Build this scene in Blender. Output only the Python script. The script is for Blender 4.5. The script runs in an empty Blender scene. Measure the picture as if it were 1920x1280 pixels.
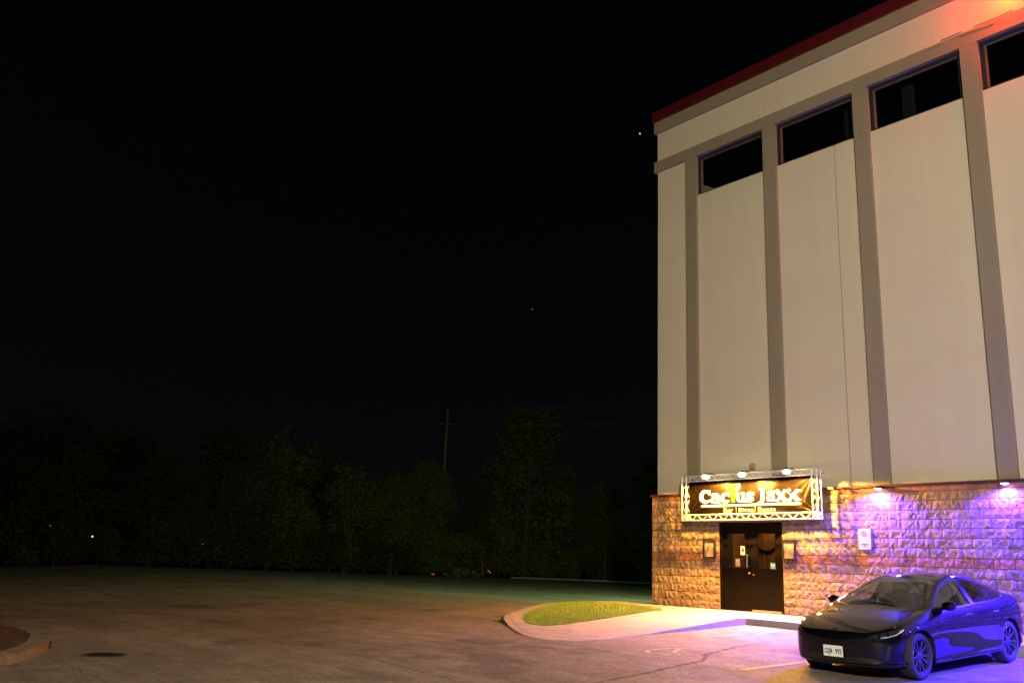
import bpy, bmesh, math, random
import numpy as np
from mathutils import Vector, Matrix
from mathutils.geometry import delaunay_2d_cdt
R = math.radians
SC = bpy.context.scene
COL = SC.collection

# ------------------------------------------------------------------ camera
cam_d = bpy.data.cameras.new('camera')
cam_d.sensor_width = 36.0
cam_d.lens = 31.4188
cam_d.clip_start = 0.1
cam_d.clip_end = 6000
cam = bpy.data.objects.new('camera', cam_d)
COL.objects.link(cam)
CAM = Vector((17.4901, -19.2389, 0.8477))
_yaw, _pit, _rol = -0.899013, 0.246364, 0.0420403
_f = Vector((math.sin(_yaw) * math.cos(_pit), math.cos(_yaw) * math.cos(_pit), math.sin(_pit)))
_r = Vector((math.cos(_yaw), -math.sin(_yaw), 0))
_u = _r.cross(_f)
_c, _s = math.cos(_rol), math.sin(_rol)
_r, _u = _c * _r + _s * _u, -_s * _r + _c * _u
_m = Matrix((_r, _u, -_f)).transposed().to_4x4()
_m.translation = CAM
cam.matrix_world = _m
SC.camera = cam

# ------------------------------------------------------------------ night sky, faint moon, exposure
world = bpy.data.worlds.new('World')
SC.world = world
world.use_nodes = True
wn = world.node_tree
wn.nodes.clear()
sky = wn.nodes.new('ShaderNodeTexSky')
sky.sky_type = 'NISHITA'
sky.sun_disc = False
sky.sun_elevation = R(24)
sky.sun_rotation = R(200)
bg = wn.nodes.new('ShaderNodeBackground')
bg.inputs['Strength'].default_value = 0.0005
out = wn.nodes.new('ShaderNodeOutputWorld')
wn.links.new(sky.outputs[0], bg.inputs[0])
wn.links.new(bg.outputs[0], out.inputs[0])
moon_d = bpy.data.lights.new('moon', 'SUN')
moon_d.energy = 0.004
moon_d.angle = R(0.5)
moon_d.color = (1, 0.95, 0.88)
moon = bpy.data.objects.new('moon', moon_d)
COL.objects.link(moon)
moon.rotation_euler = (R(66), 0, R(-20))
SC.view_settings.view_transform = 'Standard'
SC.view_settings.look = 'None'
SC.view_settings.exposure = 0.0
SC.view_settings.gamma = 1.0
SC.view_settings.use_curve_mapping = False
SC.cycles.max_bounces = 6
SC.cycles.transparent_max_bounces = 10
SC.cycles.sample_clamp_indirect = 4.0
SC.cycles.caustics_reflective = False
SC.cycles.caustics_refractive = False

# strength of the lamps of the place (watts)
P_LOT, P_SIGN, P_BLUE, P_RED, P_GREEN = 41000.0, 2800.0, 4200.0, 400.0, 8000.0

# ------------------------------------------------------------------ helpers
class MB:
    """collects geometry for one mesh"""
    def __init__(s):
        s.v = []; s.f = []
    def add(s, v, f):
        o = len(s.v); s.v += [tuple(p) for p in v]; s.f += [tuple(i + o for i in q) for q in f]; return s
    def box(s, x0, x1, y0, y1, z0, z1, bev=0.0):
        if bev <= 0:
            v = [(x, y, z) for z in (z0, z1) for y in (y0, y1) for x in (x0, x1)]
            f = [(0, 2, 3, 1), (4, 5, 7, 6), (0, 1, 5, 4), (2, 6, 7, 3), (0, 4, 6, 2), (1, 3, 7, 5)]
            return s.add(v, f)
        bm = bmesh.new()
        bmesh.ops.create_cube(bm, size=1)
        for q in bm.verts:
            q.co = Vector(((x0 + x1) / 2 + q.co.x * (x1 - x0), (y0 + y1) / 2 + q.co.y * (y1 - y0), (z0 + z1) / 2 + q.co.z * (z1 - z0)))
        bmesh.ops.bevel(bm, geom=list(bm.edges), offset=bev, segments=2, affect='EDGES', profile=0.6)
        s.bm(bm); bm.free(); return s
    def bm(s, bm):
        bm.verts.index_update()
        return s.add([q.co[:] for q in bm.verts], [[q.index for q in p.verts] for p in bm.faces])
    def tube(s, pts, rad, n=8, cap=True):
        pts = [Vector(p) for p in pts]
        rr = rad if hasattr(rad, '__len__') else [rad] * len(pts)
        rings = []
        ref = None
        for i, p in enumerate(pts):
            d = (pts[min(i + 1, len(pts) - 1)] - pts[max(i - 1, 0)]).normalized()
            if ref is None:
                ref = Vector((0, 0, 1)) if abs(d.z) < 0.9 else Vector((1, 0, 0))
            a = d.cross(ref).normalized(); b = d.cross(a).normalized()
            ref = -b if False else ref
            rings.append([p + (a * math.cos(2 * math.pi * k / n) + b * math.sin(2 * math.pi * k / n)) * rr[i] for k in range(n)])
        v = [q for r_ in rings for q in r_]
        f = []
        for i in range(len(pts) - 1):
            for k in range(n):
                f.append((i * n + k, i * n + (k + 1) % n, (i + 1) * n + (k + 1) % n, (i + 1) * n + k))
        if cap:
            f.append(tuple(range(n - 1, -1, -1))); f.append(tuple(range((len(pts) - 1) * n, len(pts) * n)))
        return s.add(v, f)
    def lathe(s, prof, n=32, axis='z', org=(0, 0, 0), a0=0, a1=2 * math.pi):
        full = abs(a1 - a0 - 2 * math.pi) < 1e-6
        m = n if full else n + 1
        v = []
        for k in range(m):
            a = a0 + (a1 - a0) * k / n
            for r_, h in prof:
                if axis == 'z': p = (r_ * math.cos(a), r_ * math.sin(a), h)
                elif axis == 'y': p = (r_ * math.cos(a), h, r_ * math.sin(a))
                else: p = (h, r_ * math.cos(a), r_ * math.sin(a))
                v.append((p[0] + org[0], p[1] + org[1], p[2] + org[2]))
        L = len(prof); f = []
        for k in range(n):
            k2 = (k + 1) % m
            for i in range(L - 1):
                f.append((k * L + i, k2 * L + i, k2 * L + i + 1, k * L + i + 1))
        return s.add(v, f)
    def prism(s, poly, y0, y1):
        """outline in x,z pushed along y"""
        n = len(poly)
        v = [(x, y0, z) for x, z in poly] + [(x, y1, z) for x, z in poly]
        f = [tuple(range(n)), tuple(range(2 * n - 1, n - 1, -1))] + [(i, n + i, n + (i + 1) % n, (i + 1) % n) for i in range(n)]
        return s.add(v, f)
    def mesh(s, name):
        me = bpy.data.meshes.new(name); me.from_pydata(s.v, [], s.f); me.update(); return me
    def build(s, name, m, parent=None, smooth=False, fix=True):
        me = s.mesh(name)
        if fix:
            bm = bmesh.new(); bm.from_mesh(me); bmesh.ops.recalc_face_normals(bm, faces=bm.faces); bm.to_mesh(me); bm.free()
        return put(name, me, m, parent, smooth)

def put(name, me, m, parent=None, smooth=False):
    o = bpy.data.objects.new(name, me)
    COL.objects.link(o)
    if m is not None and len(me.materials) == 0: me.materials.append(m)
    if parent is not None: o.parent = parent
    if smooth is True:
        me.polygons.foreach_set('use_smooth', [True] * len(me.polygons))
    elif smooth:
        me.polygons.foreach_set('use_smooth', [True] * len(me.polygons))
        me.set_sharp_from_angle(angle=R(smooth))
    return o

def empty(name, loc=(0, 0, 0), rz=0.0):
    o = bpy.data.objects.new(name, None); COL.objects.link(o)
    o.location = loc; o.rotation_euler = (0, 0, rz); return o

def tag(o, label=None, cat=None, group=None, kind=None):
    if label: o['label'] = label
    if cat: o['category'] = cat
    if group: o['group'] = group
    if kind: o['kind'] = kind
    return o

def copy_tree(o, parent=None):
    c = o.copy(); COL.objects.link(c); c.parent = parent
    for ch in list(o.children): copy_tree(ch, c)
    return c

# ------------------------------------------------------------------ materials
def mat(name, col, rough=0.6, metal=0.0, var=0.0, scale=6.0, bump=0.0, bscale=40.0, col2=None, coat=0.0, spec=None, obj=True, emit=None, estr=0.0, bdist=0.02):
    m = bpy.data.materials.new(name); m.use_nodes = True
    nt = m.node_tree; b = nt.nodes['Principled BSDF']
    b.inputs['Base Color'].default_value = (*col, 1)
    b.inputs['Roughness'].default_value = rough
    b.inputs['Metallic'].default_value = metal
    if coat: b.inputs['Coat Weight'].default_value = coat; b.inputs['Coat Roughness'].default_value = 0.025; b.inputs['Coat IOR'].default_value = 1.6
    if spec is not None: b.inputs['Specular IOR Level'].default_value = spec
    if emit: b.inputs['Emission Color'].default_value = (*emit, 1); b.inputs['Emission Strength'].default_value = estr
    if var or bump or col2:
        tc = nt.nodes.new('ShaderNodeTexCoord')
    if var or col2:
        n = nt.nodes.new('ShaderNodeTexNoise'); n.inputs['Scale'].default_value = scale; n.inputs['Detail'].default_value = 8; n.inputs['Roughness'].default_value = 0.65
        nt.links.new(tc.outputs['Object'], n.inputs['Vector'])
        r = nt.nodes.new('ShaderNodeValToRGB')
        a = col if col2 else tuple(c * (1 - var) for c in col)
        z = col2 if col2 else tuple(min(1, c * (1 + var)) for c in col)
        r.color_ramp.elements[0].position = 0.34; r.color_ramp.elements[1].position = 0.66
        r.color_ramp.elements[0].color = (*a, 1); r.color_ramp.elements[1].color = (*z, 1)
        nt.links.new(n.outputs['Fac'], r.inputs['Fac']); nt.links.new(r.outputs['Color'], b.inputs['Base Color'])
    if bump:
        n2 = nt.nodes.new('ShaderNodeTexNoise'); n2.inputs['Scale'].default_value = bscale; n2.inputs['Detail'].default_value = 6
        nt.links.new(tc.outputs['Object'], n2.inputs['Vector'])
        bp = nt.nodes.new('ShaderNodeBump'); bp.inputs['Strength'].default_value = bump; bp.inputs['Distance'].default_value = bdist
        nt.links.new(n2.outputs['Fac'], bp.inputs['Height']); nt.links.new(bp.outputs['Normal'], b.inputs['Normal'])
    return m

def emis(name, col, strength):
    m = bpy.data.materials.new(name); m.use_nodes = True
    nt = m.node_tree; nt.nodes.clear()
    e = nt.nodes.new('ShaderNodeEmission'); e.inputs[0].default_value = (*col, 1); e.inputs[1].default_value = strength
    o = nt.nodes.new('ShaderNodeOutputMaterial'); nt.links.new(e.outputs[0], o.inputs[0]); return m

def glass(name, tint=(0.5, 0.5, 0.5), refl=0.12, rough=0.02):
    """thin pane: tinted see-through plus mirror reflection growing at grazing angles"""
    m = bpy.data.materials.new(name); m.use_nodes = True
    nt = m.node_tree; nt.nodes.clear()
    t = nt.nodes.new('ShaderNodeBsdfTransparent'); t.inputs[0].default_value = (*tint, 1)
    g = nt.nodes.new('ShaderNodeBsdfGlossy'); g.inputs['Roughness'].default_value = rough; g.inputs[0].default_value = (0.95, 0.97, 1, 1)
    fr = nt.nodes.new('ShaderNodeFresnel'); fr.inputs[0].default_value = 1.5
    ad = nt.nodes.new('ShaderNodeMath'); ad.operation = 'ADD'; ad.inputs[1].default_value = refl
    mx = nt.nodes.new('ShaderNodeMixShader'); o = nt.nodes.new('ShaderNodeOutputMaterial')
    ge = nt.nodes.new('ShaderNodeNewGeometry'); fl = nt.nodes.new('ShaderNodeMath'); fl.operation = 'SUBTRACT'; fl.inputs[0].default_value = 1.0; nt.links.new(ge.outputs['Backfacing'], fl.inputs[1])
    mu = nt.nodes.new('ShaderNodeMath'); mu.operation = 'MULTIPLY'; nt.links.new(ad.outputs[0], mu.inputs[0]); nt.links.new(fl.outputs[0], mu.inputs[1])
    nt.links.new(fr.outputs[0], ad.inputs[0]); nt.links.new(mu.outputs[0], mx.inputs[0])
    nt.links.new(t.outputs[0], mx.inputs[1]); nt.links.new(g.outputs[0], mx.inputs[2]); nt.links.new(mx.outputs[0], o.inputs[0])
    return m

def asphalt_mat():
    m = bpy.data.materials.new('asphalt'); m.use_nodes = True
    nt = m.node_tree; b = nt.nodes['Principled BSDF']; L = nt.links.new
    tc = nt.nodes.new('ShaderNodeTexCoord')
    def noise(scale, detail, vec=None, rough=0.6):
        n = nt.nodes.new('ShaderNodeTexNoise'); n.inputs['Scale'].default_value = scale; n.inputs['Detail'].default_value = detail; n.inputs['Roughness'].default_value = rough
        L(vec or tc.outputs['Object'], n.inputs['Vector']); return n
    mp = nt.nodes.new('ShaderNodeMapping'); mp.inputs['Rotation'].default_value = (0, 0, R(38)); mp.inputs['Scale'].default_value = (0.16, 1.5, 1)
    L(tc.outputs['Object'], mp.inputs['Vector'])
    big, streak, fine, mid = noise(0.22, 5), noise(0.9, 6, mp.outputs[0]), noise(70, 3), noise(2.4, 7)
    def ramp(fac, p0, c0, p1, c1):
        r = nt.nodes.new('ShaderNodeValToRGB'); r.color_ramp.elements[0].position = p0; r.color_ramp.elements[1].position = p1
        r.color_ramp.elements[0].color = (*c0, 1); r.color_ramp.elements[1].color = (*c1, 1); L(fac, r.inputs[0]); return r
    base = ramp(big.outputs[0], 0.35, (0.165, 0.144, 0.122), 0.68, (0.245, 0.215, 0.182))
    st = ramp(streak.outputs[0], 0.36, (0.72, 0.72, 0.72), 0.64, (1.12, 1.12, 1.12))
    md = ramp(mid.outputs[0], 0.3, (0.70, 0.70, 0.70), 0.7, (1.22, 1.22, 1.22))
    blot = noise(0.55, 3); grit = noise(19, 4)
    bl = ramp(blot.outputs[0], 0.36, (0.60, 0.60, 0.62), 0.44, (1.0, 1.0, 1.0)); gr_ = ramp(grit.outputs[0], 0.35, (0.64, 0.64, 0.64), 0.68, (1.3, 1.3, 1.3))
    fn = ramp(fine.outputs[0], 0.32, (0.50, 0.50, 0.50), 0.7, (1.55, 1.55, 1.55))
    cur = base.outputs[0]
    for r in (st, md, fn, bl, gr_):
        x = nt.nodes.new('ShaderNodeMix'); x.data_type = 'RGBA'; x.blend_type = 'MULTIPLY'; x.inputs[0].default_value = 1.0
        L(cur, x.inputs[6]); L(r.outputs[0], x.inputs[7]); cur = x.outputs[2]
    L(cur, b.inputs['Base Color'])
    b.inputs['Roughness'].default_value = 0.82
    bp = nt.nodes.new('ShaderNodeBump'); bp.inputs['Strength'].default_value = 0.55; bp.inputs['Distance'].default_value = 0.012
    L(fine.outputs[0], bp.inputs['Height']); L(bp.outputs[0], b.inputs['Normal'])
    return m

def stone_mat(name, c0, c1):
    """split-face block: tint per piece, mottling, chiselled fine relief"""
    m = bpy.data.materials.new(name); m.use_nodes = True
    nt = m.node_tree; b = nt.nodes['Principled BSDF']; L = nt.links.new
    ge = nt.nodes.new('ShaderNodeNewGeometry')
    oi = nt.nodes.new('ShaderNodeObjectInfo')
    n = nt.nodes.new('ShaderNodeTexNoise'); n.inputs['Scale'].default_value = 5.5; n.inputs['Detail'].default_value = 8; n.inputs['Roughness'].default_value = 0.7
    L(ge.outputs['Position'], n.inputs['Vector'])
    r = nt.nodes.new('ShaderNodeValToRGB'); r.color_ramp.elements[0].position = 0.3; r.color_ramp.elements[1].position = 0.7
    r.color_ramp.elements[0].color = (*c0, 1); r.color_ramp.elements[1].color = (*c1, 1); L(n.outputs[0], r.inputs[0])
    mr = nt.nodes.new('ShaderNodeMapRange'); mr.inputs[3].default_value = 0.74; mr.inputs[4].default_value = 1.2; L(oi.outputs['Random'], mr.inputs[0])
    hv = nt.nodes.new('ShaderNodeHueSaturation'); L(r.outputs[0], hv.inputs['Color']); L(mr.outputs[0], hv.inputs['Value'])
    L(hv.outputs[0], b.inputs['Base Color']); b.inputs['Roughness'].default_value = 0.85
    v = nt.nodes.new('ShaderNodeTexVoronoi'); v.inputs['Scale'].default_value = 15; L(ge.outputs['Position'], v.inputs['Vector'])
    n2 = nt.nodes.new('ShaderNodeTexNoise'); n2.inputs['Scale'].default_value = 22; n2.inputs['Detail'].default_value = 5; L(ge.outputs['Position'], n2.inputs['Vector'])
    ad = nt.nodes.new('ShaderNodeMath'); ad.operation = 'MULTIPLY_ADD'; ad.inputs[1].default_value = .5; L(v.outputs['Distance'], ad.inputs[0]); L(n2.outputs[0], ad.inputs[2])
    bp = nt.nodes.new('ShaderNodeBump'); bp.inputs['Strength'].default_value = 0.5; bp.inputs['Distance'].default_value = 0.015
    L(ad.outputs[0], bp.inputs['Height']); L(bp.outputs[0], b.inputs['Normal'])
    return m

def car_paint(name, base, flake):
    # dark base, faint wide flake sheen, mirror-sharp clear coat
    m = bpy.data.materials.new(name); m.use_nodes = True
    nt = m.node_tree; nt.nodes.clear(); L = nt.links.new
    d = nt.nodes.new('ShaderNodeBsdfDiffuse'); d.inputs[0].default_value = (*base, 1)
    f = nt.nodes.new('ShaderNodeBsdfGlossy'); f.inputs[0].default_value = (*flake, 1); f.inputs['Roughness'].default_value = .34
    a = nt.nodes.new('ShaderNodeAddShader'); L(d.outputs[0], a.inputs[0]); L(f.outputs[0], a.inputs[1])
    g = nt.nodes.new('ShaderNodeBsdfGlossy'); g.inputs[0].default_value = (.95, .95, .95, 1); g.inputs['Roughness'].default_value = .035
    fr = nt.nodes.new('ShaderNodeFresnel'); fr.inputs[0].default_value = 1.52
    x = nt.nodes.new('ShaderNodeMixShader'); L(fr.outputs[0], x.inputs[0]); L(a.outputs[0], x.inputs[1]); L(g.outputs[0], x.inputs[2])
    o = nt.nodes.new('ShaderNodeOutputMaterial'); L(x.outputs[0], o.inputs[0]); return m

def wall_mat(name, col, streak=0.045):
    """painted render: trowel mottling, vertical rain streaks, soft grime"""
    m = bpy.data.materials.new(name); m.use_nodes = True
    nt = m.node_tree; b = nt.nodes['Principled BSDF']; L = nt.links.new
    ge = nt.nodes.new('ShaderNodeNewGeometry')
    mp = nt.nodes.new('ShaderNodeMapping'); mp.inputs['Scale'].default_value = (3.0, 3.0, 0.12); L(ge.outputs['Position'], mp.inputs['Vector'])
    a = nt.nodes.new('ShaderNodeTexNoise'); a.inputs['Scale'].default_value = 1.6; a.inputs['Detail'].default_value = 6; L(mp.outputs[0], a.inputs['Vector'])
    c = nt.nodes.new('ShaderNodeTexNoise'); c.inputs['Scale'].default_value = 0.8; c.inputs['Detail'].default_value = 7; L(ge.outputs['Position'], c.inputs['Vector'])
    ad = nt.nodes.new('ShaderNodeMath'); ad.operation = 'ADD'; L(a.outputs[0], ad.inputs[0]); L(c.outputs[0], ad.inputs[1])
    r = nt.nodes.new('ShaderNodeMapRange'); r.inputs[1].default_value = 0.7; r.inputs[2].default_value = 1.3; r.inputs[3].default_value = 1 - streak; r.inputs[4].default_value = 1 + streak * 0.55
    L(ad.outputs[0], r.inputs[0])
    hv = nt.nodes.new('ShaderNodeHueSaturation'); hv.inputs['Color'].default_value = (*col, 1); L(r.outputs[0], hv.inputs['Value'])
    L(hv.outputs[0], b.inputs['Base Color']); b.inputs['Roughness'].default_value = 0.88
    n2 = nt.nodes.new('ShaderNodeTexNoise'); n2.inputs['Scale'].default_value = 90; n2.inputs['Detail'].default_value = 4; L(ge.outputs['Position'], n2.inputs['Vector'])
    bp = nt.nodes.new('ShaderNodeBump'); bp.inputs['Strength'].default_value = 0.25; bp.inputs['Distance'].default_value = 0.006
    L(n2.outputs[0], bp.inputs['Height']); L(bp.outputs[0], b.inputs['Normal'])
    return m

M = {}
M['asphalt'] = asphalt_mat()
M['crack'] = mat('crack', (0.040, 0.035, 0.030), 0.9)
M['seal'] = mat('crack_seal', (0.085, 0.073, 0.062), 0.9, var=0.3, scale=3)  # seal tone of crack bands, joints and the manhole rim
M['soil'] = mat('soil', (0.035, 0.027, 0.018), 0.95, var=0.4, scale=5, bump=0.6, bscale=20)
M['mulch'] = mat('mulch', (0.05, 0.024, 0.012), 0.95, var=0.6, scale=14, bump=0.9, bscale=30)
M['concrete'] = mat('concrete', (0.30, 0.27, 0.235), 0.85, var=0.16, scale=2.2, bump=0.25, bscale=60, bdist=0.006)
M['kerb'] = mat('kerb_concrete', (0.30, 0.27, 0.235), 0.88, var=0.25, scale=3.5, bump=0.35, bscale=40, bdist=0.01)
M['grass'] = mat('grass', (0.15, 0.230, 0.008), 0.7, col2=(0.27, 0.36, 0.014), scale=3.2)
M['stone'] = stone_mat('tan_block', (0.150, 0.102, 0.056), (0.275, 0.208, 0.124))
M['stone_red'] = stone_mat('red_block', (0.165, 0.070, 0.035), (0.28, 0.135, 0.07))
M['mortar'] = mat('mortar', (0.078, 0.042, 0.022), 0.95, var=0.25, scale=8)
M['cream'] = wall_mat('cream_render', (0.61, 0.545, 0.430))
M['taupe'] = wall_mat('taupe_paint', (0.252, 0.218, 0.145), 0.07)
M['redcoping'] = mat('red_metal', (0.075, 0.004, 0.004), 0.45, var=0.2, scale=2)
M['flash'] = mat('brown_flashing', (0.070, 0.022, 0.016), 0.5)
M['navy'] = mat('navy_frame', (0.009, 0.014, 0.025), 0.5)
M['winline'] = mat('lit_frame_edge', (0.16, 0.10, 0.05), 0.5)
M['pane'] = glass('window_pane', (0.75, 0.78, 0.80), 0.02)
M['dark'] = mat('dark_interior', (0.012, 0.012, 0.013), 0.9)
M['door'] = mat('black_door', (0.0032, 0.0026, 0.0020), 0.42, var=0.3, scale=2, spec=0.14)
M['doorglass'] = glass('door_glass', (0.80, 0.76, 0.68), 0.02)
M['clear'] = glass('clear_glazing', (0.96, 0.95, 0.93), 0.0)
M['wood'] = mat('brown_wood', (0.20, 0.10, 0.035), 0.6, col2=(0.10, 0.05, 0.02), scale=3)
M['steel'] = mat('brushed_steel', (0.62, 0.60, 0.57), 0.32, 1.0)
M['alu'] = mat('aluminium_truss', (0.78, 0.76, 0.73), 0.38, 0.35)
M['brass'] = mat('brass_sill', (0.55, 0.42, 0.18), 0.45, 0.4)
M['paper'] = mat('paper', (0.70, 0.68, 0.62), 0.8, var=0.08, scale=12)
M['blue_sticker'] = mat('blue_sticker', (0.10, 0.28, 0.55), 0.5)
M['black'] = mat('black_plastic', (0.014, 0.014, 0.015), 0.45)
M['white'] = mat('white_paint', (0.78, 0.78, 0.76), 0.5)
M['vinyl'] = mat('black_vinyl', (0.0024, 0.0017, 0.0008), 0.36, spec=0.09)
M['print_white'] = mat('white_print', (0.75, 0.76, 0.76), 0.6, spec=0.08)
M['print_small'] = mat('small_white_print', (0.22, 0.22, 0.22), 0.6, spec=0.08)
M['print_green'] = mat('green_print', (0.007, 0.036, 0.001), 0.6, spec=0.06)
M['print_green2'] = mat('dark_green_print', (0.02, 0.07, 0.004), 0.5)
M['signred'] = mat('sign_red', (0.55, 0.03, 0.04), 0.5)
M['signblack'] = mat('sign_black', (0.03, 0.03, 0.03), 0.5)
M['bulb_warm'] = emis('warm_bulb', (1.0, 0.80, 0.46), 40)
M['bulb_blue'] = emis('blue_lens', (0.45, 0.30, 1.0), 45)
M['bulb_red'] = emis('red_lens', (1.0, 0.10, 0.01), 25)
M['bulb_lot'] = emis('lot_lens', (1.0, 0.86, 0.66), 40)
M['bulb_green'] = emis('green_white_lens', (0.75, 1.0, 0.72), 20)
M['grey'] = mat('grey_metal', (0.25, 0.25, 0.25), 0.5, 0.5)
M['polewood'] = mat('pole_wood', (0.16, 0.13, 0.085), 0.9, var=0.3, scale=4)
M['bark'] = mat('bark', (0.055, 0.043, 0.030), 0.95, var=0.3, scale=6)
def leaf(name, c, d):
    m = mat(name, c, 0.95, col2=d, scale=0.9, spec=0.05); return m
M['leaf_a'] = leaf('leaf_green', (0.050, 0.074, 0.010), (0.115, 0.130, 0.020))
M['leaf_b'] = leaf('leaf_dark', (0.026, 0.040, 0.008), (0.062, 0.078, 0.016))
M['paintline'] = mat('worn_line_paint', (0.62, 0.52, 0.34), 0.7, col2=(0.22, 0.18, 0.13), scale=9)

# ------------------------------------------------------------------ ground heights: the lot falls away from the building
def sstep(t):
    t = min(1.0, max(0.0, t)); return t * t * (3 - 2 * t)
def gz(x, y):
    d = max(0.0, -y - 1.7)
    return -0.22 - 0.52 * (1 - math.exp(-d / 7.5)) - 0.15 * sstep((x - 4.0) / 8.0)
def inpoly(x, y, poly):
    c = False; n = len(poly); j = n - 1
    for i in range(n):
        xi, yi = poly[i]; xj, yj = poly[j]
        if (yi > y) != (yj > y) and x < (xj - xi) * (y - yi) / (yj - yi) + xi: c = not c
        j = i
    return c
def smooth_loop(pts, n=6):
    """closed Catmull-Rom through the points"""
    o = []; N = len(pts)
    for i in range(N):
        p0, p1, p2, p3 = (Vector(pts[(i + k - 1) % N]) for k in range(4))
        for j in range(n):
            t = j / n
            o.append(tuple(0.5 * ((2 * p1) + (p2 - p0) * t + (2 * p0 - 5 * p1 + 4 * p2 - p3) * t * t + (3 * p1 - p0 - 3 * p2 + p3) * t ** 3)))
    return o
def patch(name, outline, zf, m, parent=None, step=0.3, skirt=0.0, seed=1, smooth=False):
    """sheet filling an outline on the ground, optional side face going down"""
    xs = [p[0] for p in outline]; ys = [p[1] for p in outline]
    vs = [Vector((x, y)) for x, y in outline]
    n = len(vs)
    x = min(xs) + step / 2
    rnd = random.Random(seed)
    while x < max(xs):
        y = min(ys) + step / 2
        while y < max(ys):
            if inpoly(x, y, outline): vs.append(Vector((x + rnd.uniform(-.1, .1) * step, y + rnd.uniform(-.1, .1) * step)))
            y += step
        x += step
    v, e, f, *_ = delaunay_2d_cdt(vs, [(i, (i + 1) % n) for i in range(n)], [], 1, 1e-5)
    b = MB().add([(p.x, p.y, zf(p.x, p.y)) for p in v], [tuple(q) for q in f])
    for p in b.f[:1]:
        pass
    o = b.build(name, m, parent, smooth, fix=False)
    bm = bmesh.new(); bm.from_mesh(o.data)
    for q in bm.faces:
        if q.normal.z < 0: q.normal_flip()
    if skirt:
        ed = [q for q in bm.edges if q.is_boundary]
        r = bmesh.ops.extrude_edge_only(bm, edges=ed)
        for q in r['geom']:
            if isinstance(q, bmesh.types.BMVert): q.co.z -= skirt
        bmesh.ops.recalc_face_normals(bm, faces=bm.faces)
        if sum(q.normal.z for q in bm.faces) < 0: bmesh.ops.reverse_faces(bm, faces=bm.faces)
    bm.to_mesh(o.data); bm.free()
    return o
# ================================================================== the ground
def spaced(lo, hi, dense_lo, dense_hi, fine, grow=1.18):
    a = list(np.arange(dense_lo, dense_hi + 1e-6, fine))
    s = fine; x = dense_lo
    while x > lo:
        s *= grow; x = max(lo, x - s); a.insert(0, x)
    s = fine; x = a[-1]
    while x < hi:
        s *= grow; x = min(hi, x + s); a.append(x)
    return a
def sheet(name, xs, ys, off, m):
    nx, ny = len(xs), len(ys)
    v = [(x, y, gz(x, y) + off) for y in ys for x in xs]
    f = [(j * nx + i, j * nx + i + 1, (j + 1) * nx + i + 1, (j + 1) * nx + i) for j in range(ny - 1) for i in range(nx - 1)]
    o = MB().add(v, f).build(name, m, None, True, fix=False)
    return o
LOT_X0, LOT_Y1 = -50.5, 47.0
ground = sheet('ground', spaced(-900, 900, -20, 20, 1.0, 1.3), spaced(-900, 900, -22, 4, 1.0, 1.3), -0.06, M['soil'])
tag(ground, 'dark bare ground reaching out under the trees', kind='structure')
lot = sheet('parking_lot', spaced(LOT_X0, 45, -8, 14, 0.5), spaced(-60, LOT_Y1, -20, 2, 0.5), 0.0, M['asphalt'])
tag(lot, 'worn cracked asphalt parking lot', kind='structure')

def ribbon(name, pts, w, m, parent, off=0.005, jit=0.0, seed=0, step=0.12, closed=False, taper=True):
    """thin strip lying on the ground along a path"""
    rnd = random.Random(seed)
    P = [Vector((p[0], p[1])) for p in pts]
    if closed: P.append(P[0])
    path = []
    for a, b in zip(P[:-1], P[1:]):
        n = max(1, int((b - a).length / step))
        for k in range(n): path.append(a.lerp(b, k / n))
    path.append(P[-1])
    drift = 0.0; v = []; f = []
    N = len(path)
    for i, p in enumerate(path):
        d = (path[min(i + 1, N - 1)] - path[max(i - 1, 0)]).normalized()
        nrm = Vector((-d.y, d.x))
        drift = drift * 0.8 + rnd.uniform(-jit, jit)
        ww = w * (1 + (rnd.uniform(-.5, .6) if jit else 0)) * (min(1, 0.25 + 4 * min(i, N - 1 - i) / N) if taper and jit else 1)
        for s in (-1, 1):
            q = p + nrm * (drift + s * ww / 2)
            v.append((q.x, q.y, gz(q.x, q.y) + off))
        if i: f.append((2 * i - 2, 2 * i - 1, 2 * i + 1, 2 * i))
    o = MB().add(v, f).build(name, m, parent, False, fix=False)
    for p in o.data.polygons:
        if p.normal.z < 0: p.flip()
    return o
CR = [
    [(-19, -10.1), (-14.81, -10.66), (-9.75, -11.19), (-5.89, -11.41), (-3.99, -11.42), (-1.18, -11.53), (0.62, -11.3), (3.96, -11.73), (6.03, -11.74), (7.39, -11.86), (10.5, -12.3)],
    [(-2.04, -7.09), (-0.35, -7.2), (1.17, -7.25), (1.45, -6.74), (1.3, -6.3)],
    [(8.5, -11.2), (8.1, -10.22), (7.92, -9.2), (7.67, -8.1), (7.32, -6.92), (6.85, -6.25), (6.51, -4.85), (6.4, -3.6)],
    [(4.03, -9.21), (3.63, -7.92), (3.6, -7.45)],
    [(3.3, -15.9), (4.03, -15.83), (5.05, -15.83), (5.78, -15.86), (7.5, -16.2)],
    [(-5.69, 1.48), (-8.2, 5.0), (-10.62, 9.24), (-15.4, 16.02)],
    [(2.0, -9.9), (2.7, -10.6), (3.3, -11.6)],
    [(7.32, -6.92), (7.0, -7.3), (6.2, -7.9)],
    [(-12.5, -7.2), (-7, -6.9), (-2.04, -7.09)],
]
for i, c in enumerate(CR):
    ribbon('crack', c, 0.016 if i in (0, 2) else 0.012, M['crack'], lot, 0.006, 0.028, 10 + i)
ribbon('crack_edge', CR[2], 0.08, M['seal'], lot, 0.004, 0.028, 12)
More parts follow.
